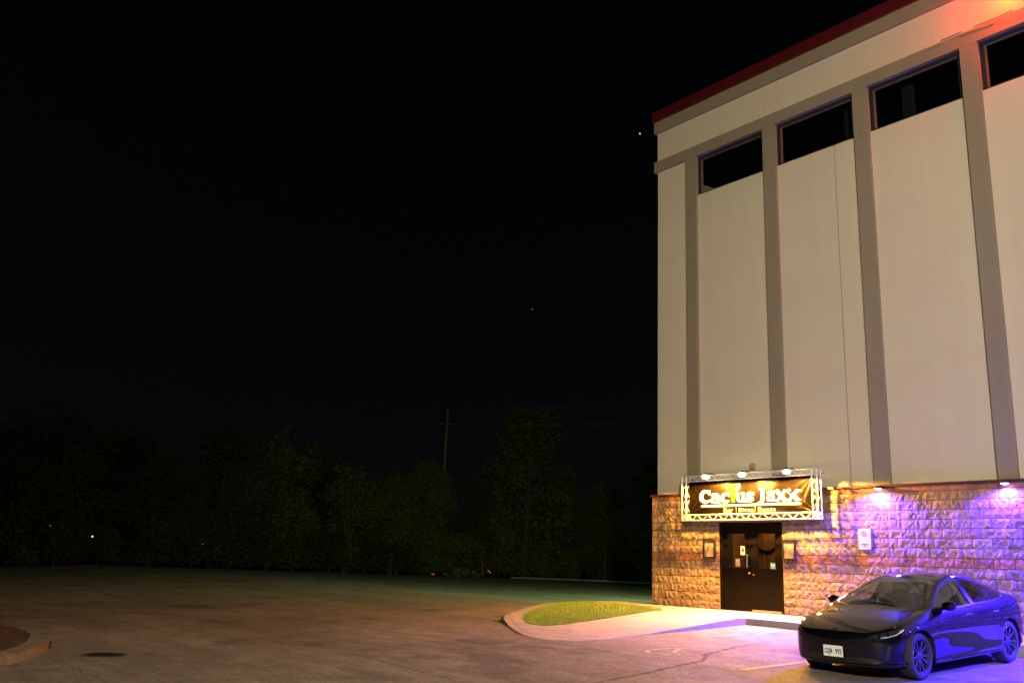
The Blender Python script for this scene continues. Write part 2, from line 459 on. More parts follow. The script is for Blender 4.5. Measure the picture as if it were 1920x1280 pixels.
def crazing(n, x0, x1, y0, y1, seed):
    rnd = random.Random(seed); b = MB()
    for _ in range(n):
        x, y = rnd.uniform(x0, x1), rnd.uniform(y0, y1); a = rnd.uniform(0, 6.28); L = rnd.uniform(.15, .6)
        pts = []
        for k in range(6):
            pts.append((x, y)); a += rnd.uniform(-.6, .6); x += math.cos(a) * L / 5; y += math.sin(a) * L / 5
        for (ax, ay), (bx, by) in zip(pts[:-1], pts[1:]):
            d = Vector((bx - ax, by - ay)).normalized(); n_ = Vector((-d.y, d.x)) * 0.006
            q = [(ax - n_.x, ay - n_.y), (ax + n_.x, ay + n_.y), (bx + n_.x, by + n_.y), (bx - n_.x, by - n_.y)]
            o = len(b.v); b.v += [(u, w, gz(u, w) + 0.0055) for u, w in q]; b.f.append((o, o + 1, o + 2, o + 3))
    o = b.build('hairline_cracks', M['crack'], lot, fix=False); o['kind'] = 'stuff'
    for p in o.data.polygons:
        if p.normal.z < 0: p.flip()
crazing(60, -6, 10, -16, -6, 4)
# worn parking stripe and the faded painted wheelchair symbol
ribbon('parking_stripe', [(8.30, -7.05), (8.30, -2.0)], 0.10, M['paintline'], lot, 0.007)
ribbon('parking_stripe', [(5.55, -2.9), (5.55, -2.0)], 0.09, M['paintline'], lot, 0.007)
sym = [[(6.18, -5.87), (6.05, -6.2), (6.01, -6.51), (6.06, -6.78), (6.16, -6.92), (6.33, -6.98), (6.5, -6.9), (6.6, -6.74)],
       [(6.18, -6.05), (6.30, -6.30), (6.42, -6.52), (6.62, -6.60)], [(6.24, -6.22), (6.40, -6.12)], [(6.62, -6.60), (6.74, -6.72)]]
for s_ in sym: ribbon('painted_symbol', s_, 0.055, M['paintline'], lot, 0.0075, 0.004, 5)
# manhole
mh = MB(); mc = (2.99, -15.1)
mh.lathe([(0.0, 0.010), (0.27, 0.010), (0.275, 0.004)], 40, 'z', (mc[0], mc[1], gz(*mc)))
ob = mh.build('manhole_cover', mat('cast_iron', (0.018, 0.016, 0.014), 0.6, 0.3, bump=0.5, bscale=30), None, 30)
tag(ob, 'dark round iron manhole cover set in the asphalt beside the mulched island', 'manhole cover')
MB().lathe([(0.283, 0.006), (0.33, 0.008), (0.33, 0.003)], 40, 'z', (mc[0], mc[1], gz(*mc))).build('rim', M['seal'], ob, 30)

# ------------------------------------------------------------------ sidewalk running out into a grass-topped kerb island
PEN = [(4.3, -1.56), (4.3, -2.8), (4.27, -4.2), (4.33, -5.4), (4.48, -6.3), (4.42, -6.95), (4.05, -7.28), (3.5, -7.3), (2.75, -6.95), (1.9, -6.45), (1.02, -5.92),
       (0.2, -5.4), (-0.55, -4.75), (-1.2, -3.95), (-1.75, -3.0), (-2.05, -2.1), (-2.0, -1.2), (-1.7, -0.3), (-1.25, 0.45), (-0.75, 0.95), (-0.1, 1.15)]
def densify(p, st=0.25):
    o = []
    for a, b in zip(p[:-1], p[1:]):
        n = max(1, int(math.dist(a, b) / st))
        for k in range(n): o.append((a[0] + (b[0] - a[0]) * k / n, a[1] + (b[1] - a[1]) * k / n))
    return o + [p[-1]]
def swz(x, y):
    k = 0.14
    if y > -1.6: k += 0.05 * min(1.6, y + 1.6)
    else:
        k = 0.14 - 0.085 * sstep((-y - 1.7) / 2.6)
        # kerb ramp: the slab runs down to the asphalt at the nose
        k = k * (1 - sstep((-y - 3.6 + max(0, 2.2 - x) * -0.9) / 1.9)) + 0.012
    return gz(x, y) + k + (0.15 * sstep((x - 4.0) / 8.0) * 0.55 if y > -1.56 else 0.15 * sstep((x - 4.0) / 8.0) * 0.55 * max(0, 1 - (-y - 1.56)))
side = densify(PEN) + [(0.02, 1.15), (0.02, 0.10), (26.0, 0.10)] + densify([(26.0, -1.56), (4.3, -1.56)], 0.5)[:-1]
walk = patch('sidewalk', side, swz, M['concrete'], None, 0.35, 0.5)
tag(walk, 'pale concrete sidewalk in front of the door running down to a ramp', kind='structure')
def on_walk(name, pts, w, m, jit=0.0, seed=1, off=0.005):
    o = ribbon(name, pts, w, m, walk, 0, jit, seed, 0.1)
    for q in o.data.vertices: q.co.z = swz(q.co.x, q.co.y) + off
    return o
on_walk('kerb_joint', [(4.12, -1.6), (4.1, -2.8), (4.07, -4.2), (4.1, -5.3)], 0.012, M['seal'])
on_walk('kerb_joint', [(4.3, -4.55), (2.4, -4.5), (1.9, -4.3)], 0.016, M['crack'], 0.006)
on_walk('kerb_joint', [(4.3, -1.40), (12.0, -1.40)], 0.012, M['seal'])
for x in (1.4, 4.3, 5.9, 7.4, 9.0):
    on_walk('slab_joint', [(x, -1.5), (x, -0.06)], 0.012, M['seal'])
on_walk('slab_crack', [(2.2, -6.2), (2.55, -5.9), (2.6, -5.6), (2.95, -5.75), (3.3, -6.3)], 0.022, M['crack'], 0.02, 3)
on_walk('slab_crack', [(3.3, -6.3), (3.9, -6.0), (4.2, -6.2)], 0.014, M['crack'], 0.012, 4)
on_walk('kerb_joint', [(3.35, -7.1), (2.7, -6.75), (1.9, -6.26), (1.05, -5.75), (0.25, -5.22)], 0.014, M['seal'])
# gap where the asphalt has pulled away from the island kerb
ribbon('kerb_gap', [(3.1, -7.22), (2.75, -7.03), (1.9, -6.54), (1.02, -6.0), (0.2, -5.48)], 0.06, M['crack'], lot, 0.006, 0.012, 8)
ribbon('pothole', [(-0.25, -5.42), (0.02, -5.42), (0.3, -5.62)], 0.22, M['crack'], lot, 0.0065, 0.03, 9)

GR = smooth_loop([(1.15, -5.62), (0.3, -5.02), (-0.55, -4.25), (-1.3, -3.2), (-1.72, -2.1), (-1.6, -1.0), (-1.1, -0.45), (-0.3, -0.5), (0.5, -0.78), (1.62, -1.15), (1.85, -2.0), (1.88, -3.2), (1.95, -4.4), (1.98, -5.2), (1.75, -5.68)])
_gc = (sum(p[0] for p in GR) / len(GR), sum(p[1] for p in GR) / len(GR))
GR = [(_gc[0] + (x - _gc[0]) * .92, _gc[1] + (y - _gc[1]) * .92) for x, y in GR]
def grz(x, y):
    d = min(math.dist((x, y), p) for p in GR)
    return swz(x, y) + 0.010 + 0.035 * sstep(d / 1.3)
turf = patch('grass_island_soil', GR, grz, mat('turf', (.05, .095, .008), .9, col2=(.09, .13, .012), scale=5), None, 0.2, 0.1)
tag(turf, 'earth of the small mounded grass island', kind='structure')
rnd = random.Random(7); gb = MB()
gx = [p[0] for p in GR]; gy = [p[1] for p in GR]
while len(gb.f) < 30000:
    x, y = rnd.uniform(min(gx), max(gx)), rnd.uniform(min(gy), max(gy))
    if not inpoly(x, y, GR): continue
    z = grz(x, y) - 0.01; h = rnd.uniform(0.03, 0.075); a = rnd.uniform(0, 6.28); w = rnd.uniform(.004, .008); l = rnd.uniform(0, .045); t = rnd.uniform(0, 6.28)
    c, s_ = math.cos(a) * w, math.sin(a) * w
    o = len(gb.v)
    gb.v += [(x - c, y - s_, z), (x + c, y + s_, z), (x + math.cos(t) * l, y + math.sin(t) * l, z + h)]
    gb.f.append((o, o + 1, o + 2))
gob = gb.build('grass', M['grass'], None, fix=False)
tag(gob, 'short mown grass on the island beside the sidewalk', 'grass', kind='stuff')

# ------------------------------------------------------------------ mulched island at the left edge of the picture
LI = smooth_loop([(4.6, -17.1), (3.95, -16.66), (3.24, -16.20), (2.5, -15.84), (1.75, -15.6), (0.8, -15.42), (-0.4, -15.45), (-1.3, -15.7), (-1.9, -17.0), (-1.6, -19.0), (0, -20.5), (3, -20.3), (5, -18.5)], 5)
def inset(p, d):
    c = Vector((1.4, -17.8)); return [tuple(Vector(q) - (Vector(q) - c).normalized() * d) for q in p]
li = patch('traffic_island', LI, lambda x, y: gz(x, y) + 0.13, mat('dark_kerb', (.17, .145, .12), .9, var=.35, scale=4, bump=.4, bscale=40), None, 0.4, 0.35)  # kerb concrete in a darker tone than the far kerb
tag(li, 'concrete kerb ring of the mulched traffic island at the lower left', 'traffic island')
LM = inset(LI, 0.30)
mu = patch('mulch', LM, lambda x, y: gz(x, y) + 0.135 + 0.12 * sstep(min(math.dist((x, y), p) for p in LM) / 1.0) + random.Random(int(x * 977 + y * 3571)).uniform(0, .03), M['mulch'], None, 0.12, 0.05)
tag(mu, 'dark brown bark mulch bed inside the kerb ring at the lower left', kind='stuff')

# ------------------------------------------------------------------ kerbs closing the lot far behind
def kerb_run(name, pts, label):
    v = []; f = []; n = 0
    P = densify(pts, 3.0)
    for i, (x, y) in enumerate(P):
        d = Vector((P[min(i + 1, len(P) - 1)][0] - P[max(i - 1, 0)][0], P[min(i + 1, len(P) - 1)][1] - P[max(i - 1, 0)][1])).normalized()
        nn = Vector((-d.y, d.x))
        for s_, h in ((0.09, -0.2), (0.09, 0.12), (0.075, 0.14), (-0.075, 0.14), (-0.09, 0.12), (-0.09, -0.2)):
            v.append((x + nn.x * s_, y + nn.y * s_, gz(x, y) + h))
        if i:
            a = (i - 1) * 6
            f += [(a + k, a + k + 1, a + 7 + k, a + 6 + k) for k in range(5)]
    o = MB().add(v, f).build(name, M['kerb'], None)
    return tag(o, label, kind='structure')
kerb_run('kerb', [(LOT_X0, 36), (LOT_X0 + 1, LOT_Y1 - 2), (-46, LOT_Y1), (-2, LOT_Y1)], 'kerb along the far edge of the lot behind the building')
# ================================================================== the building
BX1, BY1, ROOF = 27.0, 22.0, 14.95
bld = empty('bar_building', (0, 0, 0))
tag(bld, 'tall cream rendered building with taupe pilasters, red roof edge and split stone base', 'building')
ST_TOP = 2.95
# --- core: solid inner body, kept behind every face piece
DX0, DX1, DH = 2.363, 4.211, 2.152
core = MB()
def wallbox(b, x0, x1, y0, y1, z0, z1): b.box(x0, x1, y0, y1, z0, z1)
# front backing wall in pieces round the door opening and the window strip
backing = MB()
backing.box(0.16, DX0 - .02, 0.40, 0.55, -0.9, ST_TOP)
backing.box(DX1 + .02, BX1 - .16, 0.40, 0.55, -0.9, ST_TOP)
backing.box(DX0 - .02, DX1 + .02, 0.40, 0.55, DH + .03, ST_TOP)
backing.box(0.16, BX1 - .16, 0.40, 0.55, ST_TOP, 11.60)
backing.box(0.16, BX1 - .16, 0.40, 0.55, 12.98, 14.9)
backing.build('inner_wall', M['dark'], bld)
# --- stone base: mortar backing with the blocks standing proud of it
mort = MB()
mort.box(0.012, DX0 - .03, 0.010, 0.38, -0.9, ST_TOP - .004)
mort.box(DX1 + .03, BX1 - .012, 0.010, 0.38, -0.9, ST_TOP - .004)
mort.box(DX0 - .03, DX1 + .03, 0.014, 0.38, DH + .035, ST_TOP - .004)
mort.box(0.012, 0.38, 0.39, BY1, -0.9, ST_TOP - .004)
stone = mort.build('stone_base', M['mortar'], bld)
brnd = random.Random(3)
def block_geo(w, h, rnd, rough=1.0):
    """split-face block seen from -y; arrises on y=0, broken face bulging out"""
    nx = max(2, int(round(w / 0.06))); nz = 3
    v = []; f = []
    tilt = rnd.uniform(-.008, .008); tz = rnd.uniform(-.006, .006)
    for j in range(nz + 1):
        for i in range(nx + 1):
            ex = i in (0, nx); ez = j in (0, nz)
            x = w * i / nx; z = h * j / nz
            if not ex: x += rnd.uniform(-.3, .3) * w / nx
            if not ez: z += rnd.uniform(-.3, .3) * h / nz
            if ex and ez: y = -0.006 * rough
            elif ex or ez: y = -rnd.uniform(.002, .015) * rough
            else: y = -(0.012 + rnd.uniform(-.010, .014) + tilt * (2 * i / nx - 1) + tz * (2 * j / nz - 1)) * rough
            v.append((x, y, z))
    W = nx + 1
    for j in range(nz):
        for i in range(nx):
            a, b, c, d = j * W + i, j * W + i + 1, (j + 1) * W + i + 1, (j + 1) * W + i
            if rnd.random() < .5: f += [(a, b, c), (a, c, d)]
            else: f += [(a, b, d), (b, c, d)]
    per = list(range(W)) + [j * W + nx for j in range(1, nz + 1)] + [nz * W + i for i in range(nx - 1, -1, -1)] + [j * W for j in range(nz - 1, 0, -1)]
    o = len(v)
    v += [(0, .05, 0), (w, .05, 0), (w, .05, h), (0, .05, h)]
    sides = [(list(range(W)), o, o + 1), ([j * W + nx for j in range(nz + 1)], o + 1, o + 2), ([nz * W + i for i in range(nx, -1, -1)], o + 2, o + 3), ([j * W for j in range(nz, -1, -1)], o + 3, o)]
    for line, p, q in sides: f.append(tuple(reversed(line)) + (p, q))
    return v, f
def block_mesh(w, h, seed, rough=1.0):
    v, f = block_geo(w, h, random.Random(seed), rough); return MB().add(v, f).mesh('stone_block')
VAR = {}
def variant(w, h, rough):
    k = (round(w, 2), h, rough)
    VAR.setdefault(k, [block_mesh(k[0], h, hash(k) % 9999 + i, rough) for i in range(10 if w > .3 else 4)])
    return brnd.choice(VAR[k])
J = 0.012
rest = MB(); rest_red = MB(); single = []
def visible(x0, x1, z0, z1):
    if x0 > 9.85: return False
    if 1.75 < x0 and x1 < 5.3 and z0 > 2.35: return False
    if x0 > 6.6 and z1 < 0.55: return False
    return z1 > -0.1
courses = [(-0.4, .2), (-0.2, .2)] + [(0.2 * k, .2) for k in range(14)] + [(2.8, .15)]
for ci, (z0, ch) in enumerate(courses):
    red = (abs(z0 - 1.2) < .01) or ch < .2
    rough = 0.22 if ch < .2 else 1.0
    x = 0.0; first = True
    while x < BX1 - .01:
        w = 0.2 if (first and ci % 2) else 0.4
        first = False
        x1 = min(BX1, x + w)
        segs = [(x, x1)]
        if z0 + ch > -0.01 and z0 < DH + .02:          # door opening
            a, b = DX0 - .035, DX1 + .035
            segs = []
            if x1 <= a or x >= b: segs = [(x, x1)]
            else:
                if x < a - .05: segs.append((x, a))
                if x1 > b + .05: segs.append((b, x1))
        for (p, q) in segs:
            zt = z0; hh = ch
            if abs(z0 - 2.0) < .01 and q > DX0 and p < DX1: pass
            if visible(p, q, zt, zt + hh): single.append((p, q, zt, hh, red, rough))
            else:
                v, f = block_geo(q - p - J, hh - J, brnd, rough)
                (rest_red if red else rest).add([(a[0] + p + J / 2, a[1], a[2] + zt + J / 2) for a in v], f)
        x = x1
for (p, q, z0, hh, red, rough) in single:
    me = variant(q - p - J, round(hh - J, 3), rough)
    key = ('red' if red else 'tan')
    if len(me.materials) == 0: me.materials.append(M['stone'])
    o = bpy.data.objects.new('stone_block', me); COL.objects.link(o); o.parent = stone
    o.location = (p + J / 2, brnd.uniform(-.004, .003), z0 + J / 2)
    if red:
        o.material_slots[0].link = 'OBJECT'; o.material_slots[0].material = M['stone_red']
NBLOCK = len(single)
# lintel row above the door, return of the stone round the corner
x = DX0 - .03
while x < DX1 + .02:
    w = min(.4, DX1 + .035 - x)
    v, f = block_geo(w - J, 2.2 - DH - .04, brnd, .5)
    rest.add([(a[0] + x + J / 2, a[1], a[2] + DH + .038) for a in v], f); x += w
for ci, (z0, ch) in enumerate(courses):
    y = 0.05
    while y < BY1:
        v, f = block_geo(.4 - J, ch - J, brnd, .8)
        (rest_red if abs(z0 - 1.2) < .01 or ch < .2 else rest).add([(a[1], .4 - J - a[0] + y, a[2] + z0 + J / 2) for a in v], f); y += .4
for b_, m_ in ((rest, 'stone'), (rest_red, 'stone_red')):
    o = b_.build('remaining_blocks', M[m_], stone, fix=False); o['kind'] = 'stuff'
fl = MB(); fl.box(-0.035, BX1, -0.05, 0.16, ST_TOP, ST_TOP + .022); fl.box(-0.035, .16, .16, BY1, ST_TOP, ST_TOP + .022)
fl.box(-0.038, BX1, -0.054, -0.050, ST_TOP - .03, ST_TOP + .022); fl.build('stone_coping', M['flash'], bld)

# --- upper walls
YW, YP = 0.14, 0.05
PIL = [(1.248, 1.632)] + [(3.981 + 2.711 * k, 4.375 + 2.711 * k) for k in range(9)]
WB, WT, BANDB = 11.68, 12.93, 12.90
XW0 = 0.075
cuts = [(XW0, PIL[0][0])] + [(a[1], b[0]) for a, b in zip(PIL[:-1], PIL[1:])]
for i, (a, b) in enumerate(cuts):
    top = BANDB if i == 0 else WB
    parts_ = [(a, b)]
    if i == 2: parts_ = [(a, 6.06), (6.085, b)]
    for (p, q) in parts_:
        MB().box(p, q, YW, YW + .2, ST_TOP + .022, top).build('wall_panel', M['cream'], bld)
MB().box(6.055, 6.09, YW + .03, YW + .1, ST_TOP + .022, WB - .01).build('control_joint', M['crack'], bld)
for i, (a, b) in enumerate(PIL):
    pb = MB(); zz = [ST_TOP + .022, 4.36, 6.35, 8.9, 11.2, BANDB]
    for z0, z1 in zip(zz[:-1], zz[1:]): pb.box(a, b, YP, YW + .12, z0 + .003, z1 - .003)
    pb.box(a + .004, b - .004, YP + .006, YW + .1, ST_TOP + .022, BANDB - .004)
    pb.build('pilaster', M['taupe'], bld)
    # red lamp tints this side; no separate bead where the pilaster meets the panel
E1 = 0.0
MB().box(XW0 - .085, BX1, YP, YW + .25, BANDB, 13.249).build('lower_band', M['taupe'], bld)
MB().box(XW0, 4.045, YW - .02, YW + .25, 13.249, 14.216).build('fascia_panel', M['cream'], bld)
MB().box(4.052, BX1, YW - .02, YW + .25, 13.249, 14.216).build('fascia_panel', M['cream'], bld)
MB().box(XW0 - .085, BX1, YP, YW + .25, 14.216, 14.60).build('upper_band', M['taupe'], bld)
rc = MB(); rc.box(XW0 - .12, BX1, -.02, .5, 14.60, ROOF, .02); rc.build('roof_coping', M['redcoping'], bld)
MB().box(.3, BX1, .5, BY1, 14.4, 14.7).build('roof', M['dark'], bld)
sw = MB(); sw.box(XW0, .4, YW + .25, BY1, ST_TOP + .022, 14.6); sw.build('side_wall', M['cream'], bld)
sb = MB(); sb.box(XW0 - .085, XW0, YW + .25, BY1, BANDB, 13.249); sb.build('side_band', M['taupe'], bld)
MB().box(XW0 - .085, XW0, YW + .25, BY1, 14.216, 14.60).build('side_band', M['taupe'], bld)
MB().box(XW0 - .12, .4, .5, BY1, 14.60, ROOF).build('roof_coping', M['redcoping'], bld)
bw = MB(); bw.box(0, BX1, BY1, BY1 + .3, -.9, 14.9); bw.box(BX1 - .15, BX1 + .15, .2, BY1, -.9, 14.9); bw.build('rear_walls', M['cream'], bld)
# dark upper room behind the windows
MB().box(.4, BX1 - .2, 3.2, 3.3, 11.0, 13.5).box(.4, BX1 - .2, .56, 3.2, 11.0, 11.1).box(.4, BX1 - .2, .56, 3.2, 13.3, 13.4).build('upper_room', M['dark'], bld)
for i, (a, b) in enumerate(zip(PIL[:-1], PIL[1:])):
    x0, x1 = a[1] + .002, b[0] - .002
    fr = MB(); t = .105; y0, y1 = YW + .03, YW + .11
    fr.box(x0, x0 + t, y0, y1, WB, WT); fr.box(x1 - t, x1, y0, y1, WB, WT); fr.box(x0 + t, x1 - t, y0, y1, WT - t * 1.35, WT); fr.box(x0 + t, x1 - t, y0, y1, WB - .02, WB + .05)
    w = fr.build('window', M['navy'], bld)
    be = MB(); y2, y3 = y0 - .002, y0 + .05  # brown strip: light caught by the inner frame edge put into colour
    be.box(x0 + t, x0 + t + .035, y2, y3, WB + .05, WT - t * 1.35); be.box(x0 + t + .035, x1 - t, y2, y3, WT - t * 1.35 - .02, WT - t * 1.35)
    be.build('lit_edge', M['winline'], w)
    MB().box(x0 + t, x1 - t, y1 - .03, y1 - .024, WB + .05, WT - t * 1.35).build('pane', M['pane'], w)
    if i == 0:
        # thin metal rack just visible behind the glass
        rk = MB()
        for p, q in [((3.35, .9, 11.9), (3.42, .9, 12.45)), ((3.42, .9, 12.45), (3.5, .9, 11.95)), ((3.2, .9, 12.1), (3.75, .95, 12.2)), ((3.7, .9, 12.0), (3.78, .9, 12.5)), ((3.1, .8, 11.85), (3.5, .9, 11.8))]:
            rk.tube([p, q], .014, 6)
        rk.build('metal_rack', M['brass'], w)
    if i in (1, 2, 3):
        # drawn-back curtain hanging inside the glass
        cx_ = x0 + (.62 if i == 2 else 1.75); cv = []
        for k_ in range(13): cv.append((cx_ + k_ * .028, .62 + .03 * math.sin(k_ * 1.9)))
        MB().add([(p, q, 11.2) for p, q in cv] + [(p, q, 13.2) for p, q in cv], [(k_, k_ + 1, k_ + 14, k_ + 13) for k_ in range(12)]).build('curtain', mat('curtain_cloth', (.016, .012, .009), .9), w, True, fix=False)

# --- doors
dr = MB()
dr.box(DX0 - .028, DX0 + .05, 0.012, .25, -.06, DH + .03); dr.box(DX1 - .05, DX1 + .028, 0.012, .25, -.06, DH + .03); dr.box(DX0 + .05, DX1 - .05, 0.012, .25, DH - .04, DH + .03)
dfr = dr.build('door_frame', M['door'], bld)
XM = (DX0 + DX1) / 2
for k, (a, b) in enumerate(((DX0 + .055, XM - .004), (XM + .004, DX1 - .055))):
    gx0, gx1 = a + .12, b - .17 if k == 0 else b - .14
    if k == 1: gx0 = a + .17
    g0, g1 = 1.03, 1.93
    lf = MB()
    y0, y1 = .06, .105
    lf.box(a, gx0, y0, y1, .005, DH - .045); lf.box(gx1, b, y0, y1, .005, DH - .045); lf.box(gx0, gx1, y0, y1, .005, g0); lf.box(gx0, gx1, y0, y1, g1, DH - .045)
    d = lf.build('door_leaf', M['door'], bld)
    bd = MB()
    for (p, q, r_, s_) in ((gx0, gx0 + .022, g0, g1), (gx1 - .022, gx1, g0, g1), (gx0 + .022, gx1 - .022, g0, g0 + .022), (gx0 + .022, gx1 - .022, g1 - .022, g1)): bd.box(p, q, y0 - .008, y0 + .03, r_, s_)
    bd.build('glazing_bead', M['door'], d)
    MB().box(gx0 + .02, gx1 - .02, .085, .09, g0 + .02, g1 - .02).build('glass_pane', M['doorglass'], d)
    if k == 0:
        h = MB(); hx = b - .085
        h.tube([(hx, -.01, 1.06), (hx, -.01, 1.40)], .014, 12); h.tube([(hx, -.01, 1.10), (hx, .062, 1.10)], .010, 8); h.tube([(hx, -.01, 1.36), (hx, .062, 1.36)], .010, 8)
        h.build('pull_handle', M['steel'], d, 40)
        MB().lathe([(0, .040), (.026, .040), (.030, .052), (.030, .062)], 20, 'y', (hx + .01, 0, .93)).build('lock', M['brass'], d, 40)
        MB().box(gx0 + .24, gx0 + .38, .079, .083, 1.09, 1.28).build('opening_hours_decal', M['grey'], d)
        MB().box(gx1 - .17, gx1 - .03, .079, .083, 1.38, 1.60).build('notice', M['paper'], d)
        MB().box(gx1 - .125, gx1 - .065, .076, .0785, 1.44, 1.54).build('notice_picture', M['signblack'], d)
    else:
        MB().box(gx1 - .19, gx1 - .025, .079, .083, 1.055, 1.20).build('blue_sticker', M['blue_sticker'], d)
        MB().box(gx1 - .16, gx1 - .06, .0765, .0785, 1.13, 1.155).build('sticker_stripe', M['white'], d)
        MB().lathe([(0, .045), (.016, .045), (.02, .062)], 14, 'y', (a + .05, 0, .90)).build('lock', M['brass'], d, 40)
        MB().box(a, b, .035, .059, .012, .055).build('kick_strip', M['brass'], d)
th = MB(); th.box(DX0 - .02, DX1 + .02, -.02, .3, -.08, .004); th.build('threshold', M['kerb'], bld)
# vestibule behind the glass
ve = MB()
ve.box(DX0 - .5, DX1 + .6, 1.75, 1.85, 0, 2.5); ve.box(DX0 - .55, DX0 - .45, .4, 1.75, 0, 2.5); ve.box(DX1 + .5, DX1 + .6, .4, 1.75, 0, 2.5)
ve.box(DX0 - .5, DX1 + .6, .56, 1.85, 2.5, 2.6); ve.box(DX0 - .5, DX1 + .6, .3, 1.85, -.1, -.006)
vs = ve.build('vestibule', M['wood'], bld)
for k in range(6):
    MB().box(DX0 - .4 + k * .48, DX0 - .36 + k * .48, 1.72, 1.752, 0, 2.5).build('wall_batten', M['wood'], vs)
MB().lathe([(.40, -.01), (.44, -.03), (.48, -.01)], 40, 'y', (2.55, 1.73, 1.95)).build('ring_ornament', M['door'], vs)

MB().lathe([(0, -.04), (.10, -.035), (.13, -.01), (.13, 0)], 20, 'z', (3.25, 1.1, 2.498)).build('ceiling_lamp', emis('vestibule_glow', (1.0, .66, .28), 3.0), vs, 40)
d_ = bpy.data.lights.new('vestibule_light', 'POINT'); d_.energy = 80; d_.color = (1.0, .62, .25); d_.shadow_soft_size = .1
o_ = bpy.data.objects.new('vestibule_light', d_); COL.objects.link(o_); o_.parent = vs; o_.location = (3.25, 1.1, 2.36)
# ================================================================== lamps and signs on the front
def spot(name, loc, direction, watts, size, blend, col, radius, parent):
    d = bpy.data.lights.new(name, 'SPOT'); d.energy = watts; d.spot_size = R(size); d.spot_blend = blend; d.color = col; d.shadow_soft_size = radius
    o = bpy.data.objects.new(name, d); COL.objects.link(o); o.parent = parent
    o.location = loc; o.rotation_euler = Vector(direction).to_track_quat('-Z', 'Y').to_euler(); return o

# --- banner on a truss frame
TX0, TX1, TZ0, TZ1 = 1.43, 5.53, 2.225, 3.385
TW, TF, TBk = 0.145, -0.40, -0.245
sign = empty('banner_sign', (0, 0, 0))
tag(sign, 'black vinyl banner with white lettering laced into an aluminium truss over the door', 'sign')
def truss(x0, z0, x1, z1, nrm):
    """ladder of four chords with zigzag lacing; nrm points to the inside of the frame"""
    a, b = Vector((x0, 0, z0)), Vector((x1, 0, z1)); n = Vector(nrm) * TW; r_ = .014
    cb = MB(); corners = [(Vector((0, TF, 0))), Vector((0, TBk, 0)), Vector((0, TF, 0)) + n, Vector((0, TBk, 0)) + n]
    for c in corners: cb.tube([a + c, b + c], r_, 8)
    be = cb.build('truss_beam', M['alu'], sign, 50)
    L = (b - a).length; k = max(2, int(L / .17)); zb = MB()
    for i in range(k):
        p, q = a.lerp(b, i / k), a.lerp(b, (i + 1) / k)
        s_, e = (corners[0], corners[2]) if i % 2 == 0 else (corners[2], corners[0])
        zb.tube([p + s_, q + e], .0075, 6)
        s_, e = (corners[0], corners[1]) if i % 2 == 0 else (corners[1], corners[0])
        zb.tube([p + s_, q + e], .0075, 6)
        s_, e = (corners[2], corners[3]) if i % 2 == 0 else (corners[3], corners[2])
        zb.tube([p + s_, q + e], .0075, 6)
    zb.build('lacing', M['alu'], be, 50)
truss(TX0, TZ1, TX1, TZ1, (0, 0, -1)); truss(TX0, TZ0, TX1, TZ0, (0, 0, 1))
truss(TX0, TZ0, TX0, TZ1, (1, 0, 0)); truss(TX1, TZ0, TX1, TZ1, (-1, 0, 0))
for x in (1.6, 2.9, 4.2, 5.4):
    MB().tube([(x, TBk, TZ1 - .03), (x, .15, TZ1 - .03)], .016, 8).build('wall_bracket', M['alu'], sign)
BX = (1.585, 5.365, 2.385, 3.262)
def by(x, z):
    """folds of the stretched vinyl: pulled out towards the four corners"""
    u = (x - BX[0]) / (BX[1] - BX[0]); w = (z - BX[2]) / (BX[3] - BX[2])
    y = 0.0
    for cx, cz, k, ph in ((0, 0, 13, .3), (1, 0, 15, 1.1), (0, 1, 17, 2.0), (1, 1, 19, .7)):
        dx, dz = (u - cx) * 4.3, (w - cz) * 1.0
        d = math.hypot(dx, dz) + 1e-4; an = math.atan2(abs(dz), abs(dx))
        y += 0.020 * math.sin(an * k + ph) * math.exp(-d / .55) * min(1, d / .08)
    y += 0.006 * math.sin(u * 21 + w * 3) + 0.004 * math.sin(u * 47 - w * 5)
    e = min(u, 1 - u) * 4.3; e2 = min(w, 1 - w)
    return -0.285 + y * min(1, e / .05 + .2) - 0.006 * math.sin(u * 60) * math.exp(-e2 / .08)
nx, nz = 170, 44
v = []; f = []
for j in range(nz + 1):
    for i in range(nx + 1):
        x = BX[0] + (BX[1] - BX[0]) * i / nx; z = BX[2] + (BX[3] - BX[2]) * j / nz
        # scalloped edges between the eyelets
        z += (0.012 * abs(math.sin(i / nx * math.pi * 9)) if j == 0 else (-0.012 * abs(math.sin(i / nx * math.pi * 9)) if j == nz else 0))
        v.append((x, by(x, z), z))
for j in range(nz):
    for i in range(nx): a = j * (nx + 1) + i; f.append((a, a + 1, a + nx + 2, a + nx + 1))
banner = MB().add(v, f).build('banner', M['vinyl'], sign, True, fix=False)
for i in range(10):
    for z in (BX[2], BX[3]):
        x = BX[0] + (BX[1] - BX[0]) * i / 9
        zz = TZ0 + TW if z < 2.8 else TZ1 - TW
        MB().tube([(x, -.29, z), (x, -.33, zz)], .006, 6).build('tie', M['print_white'], banner)
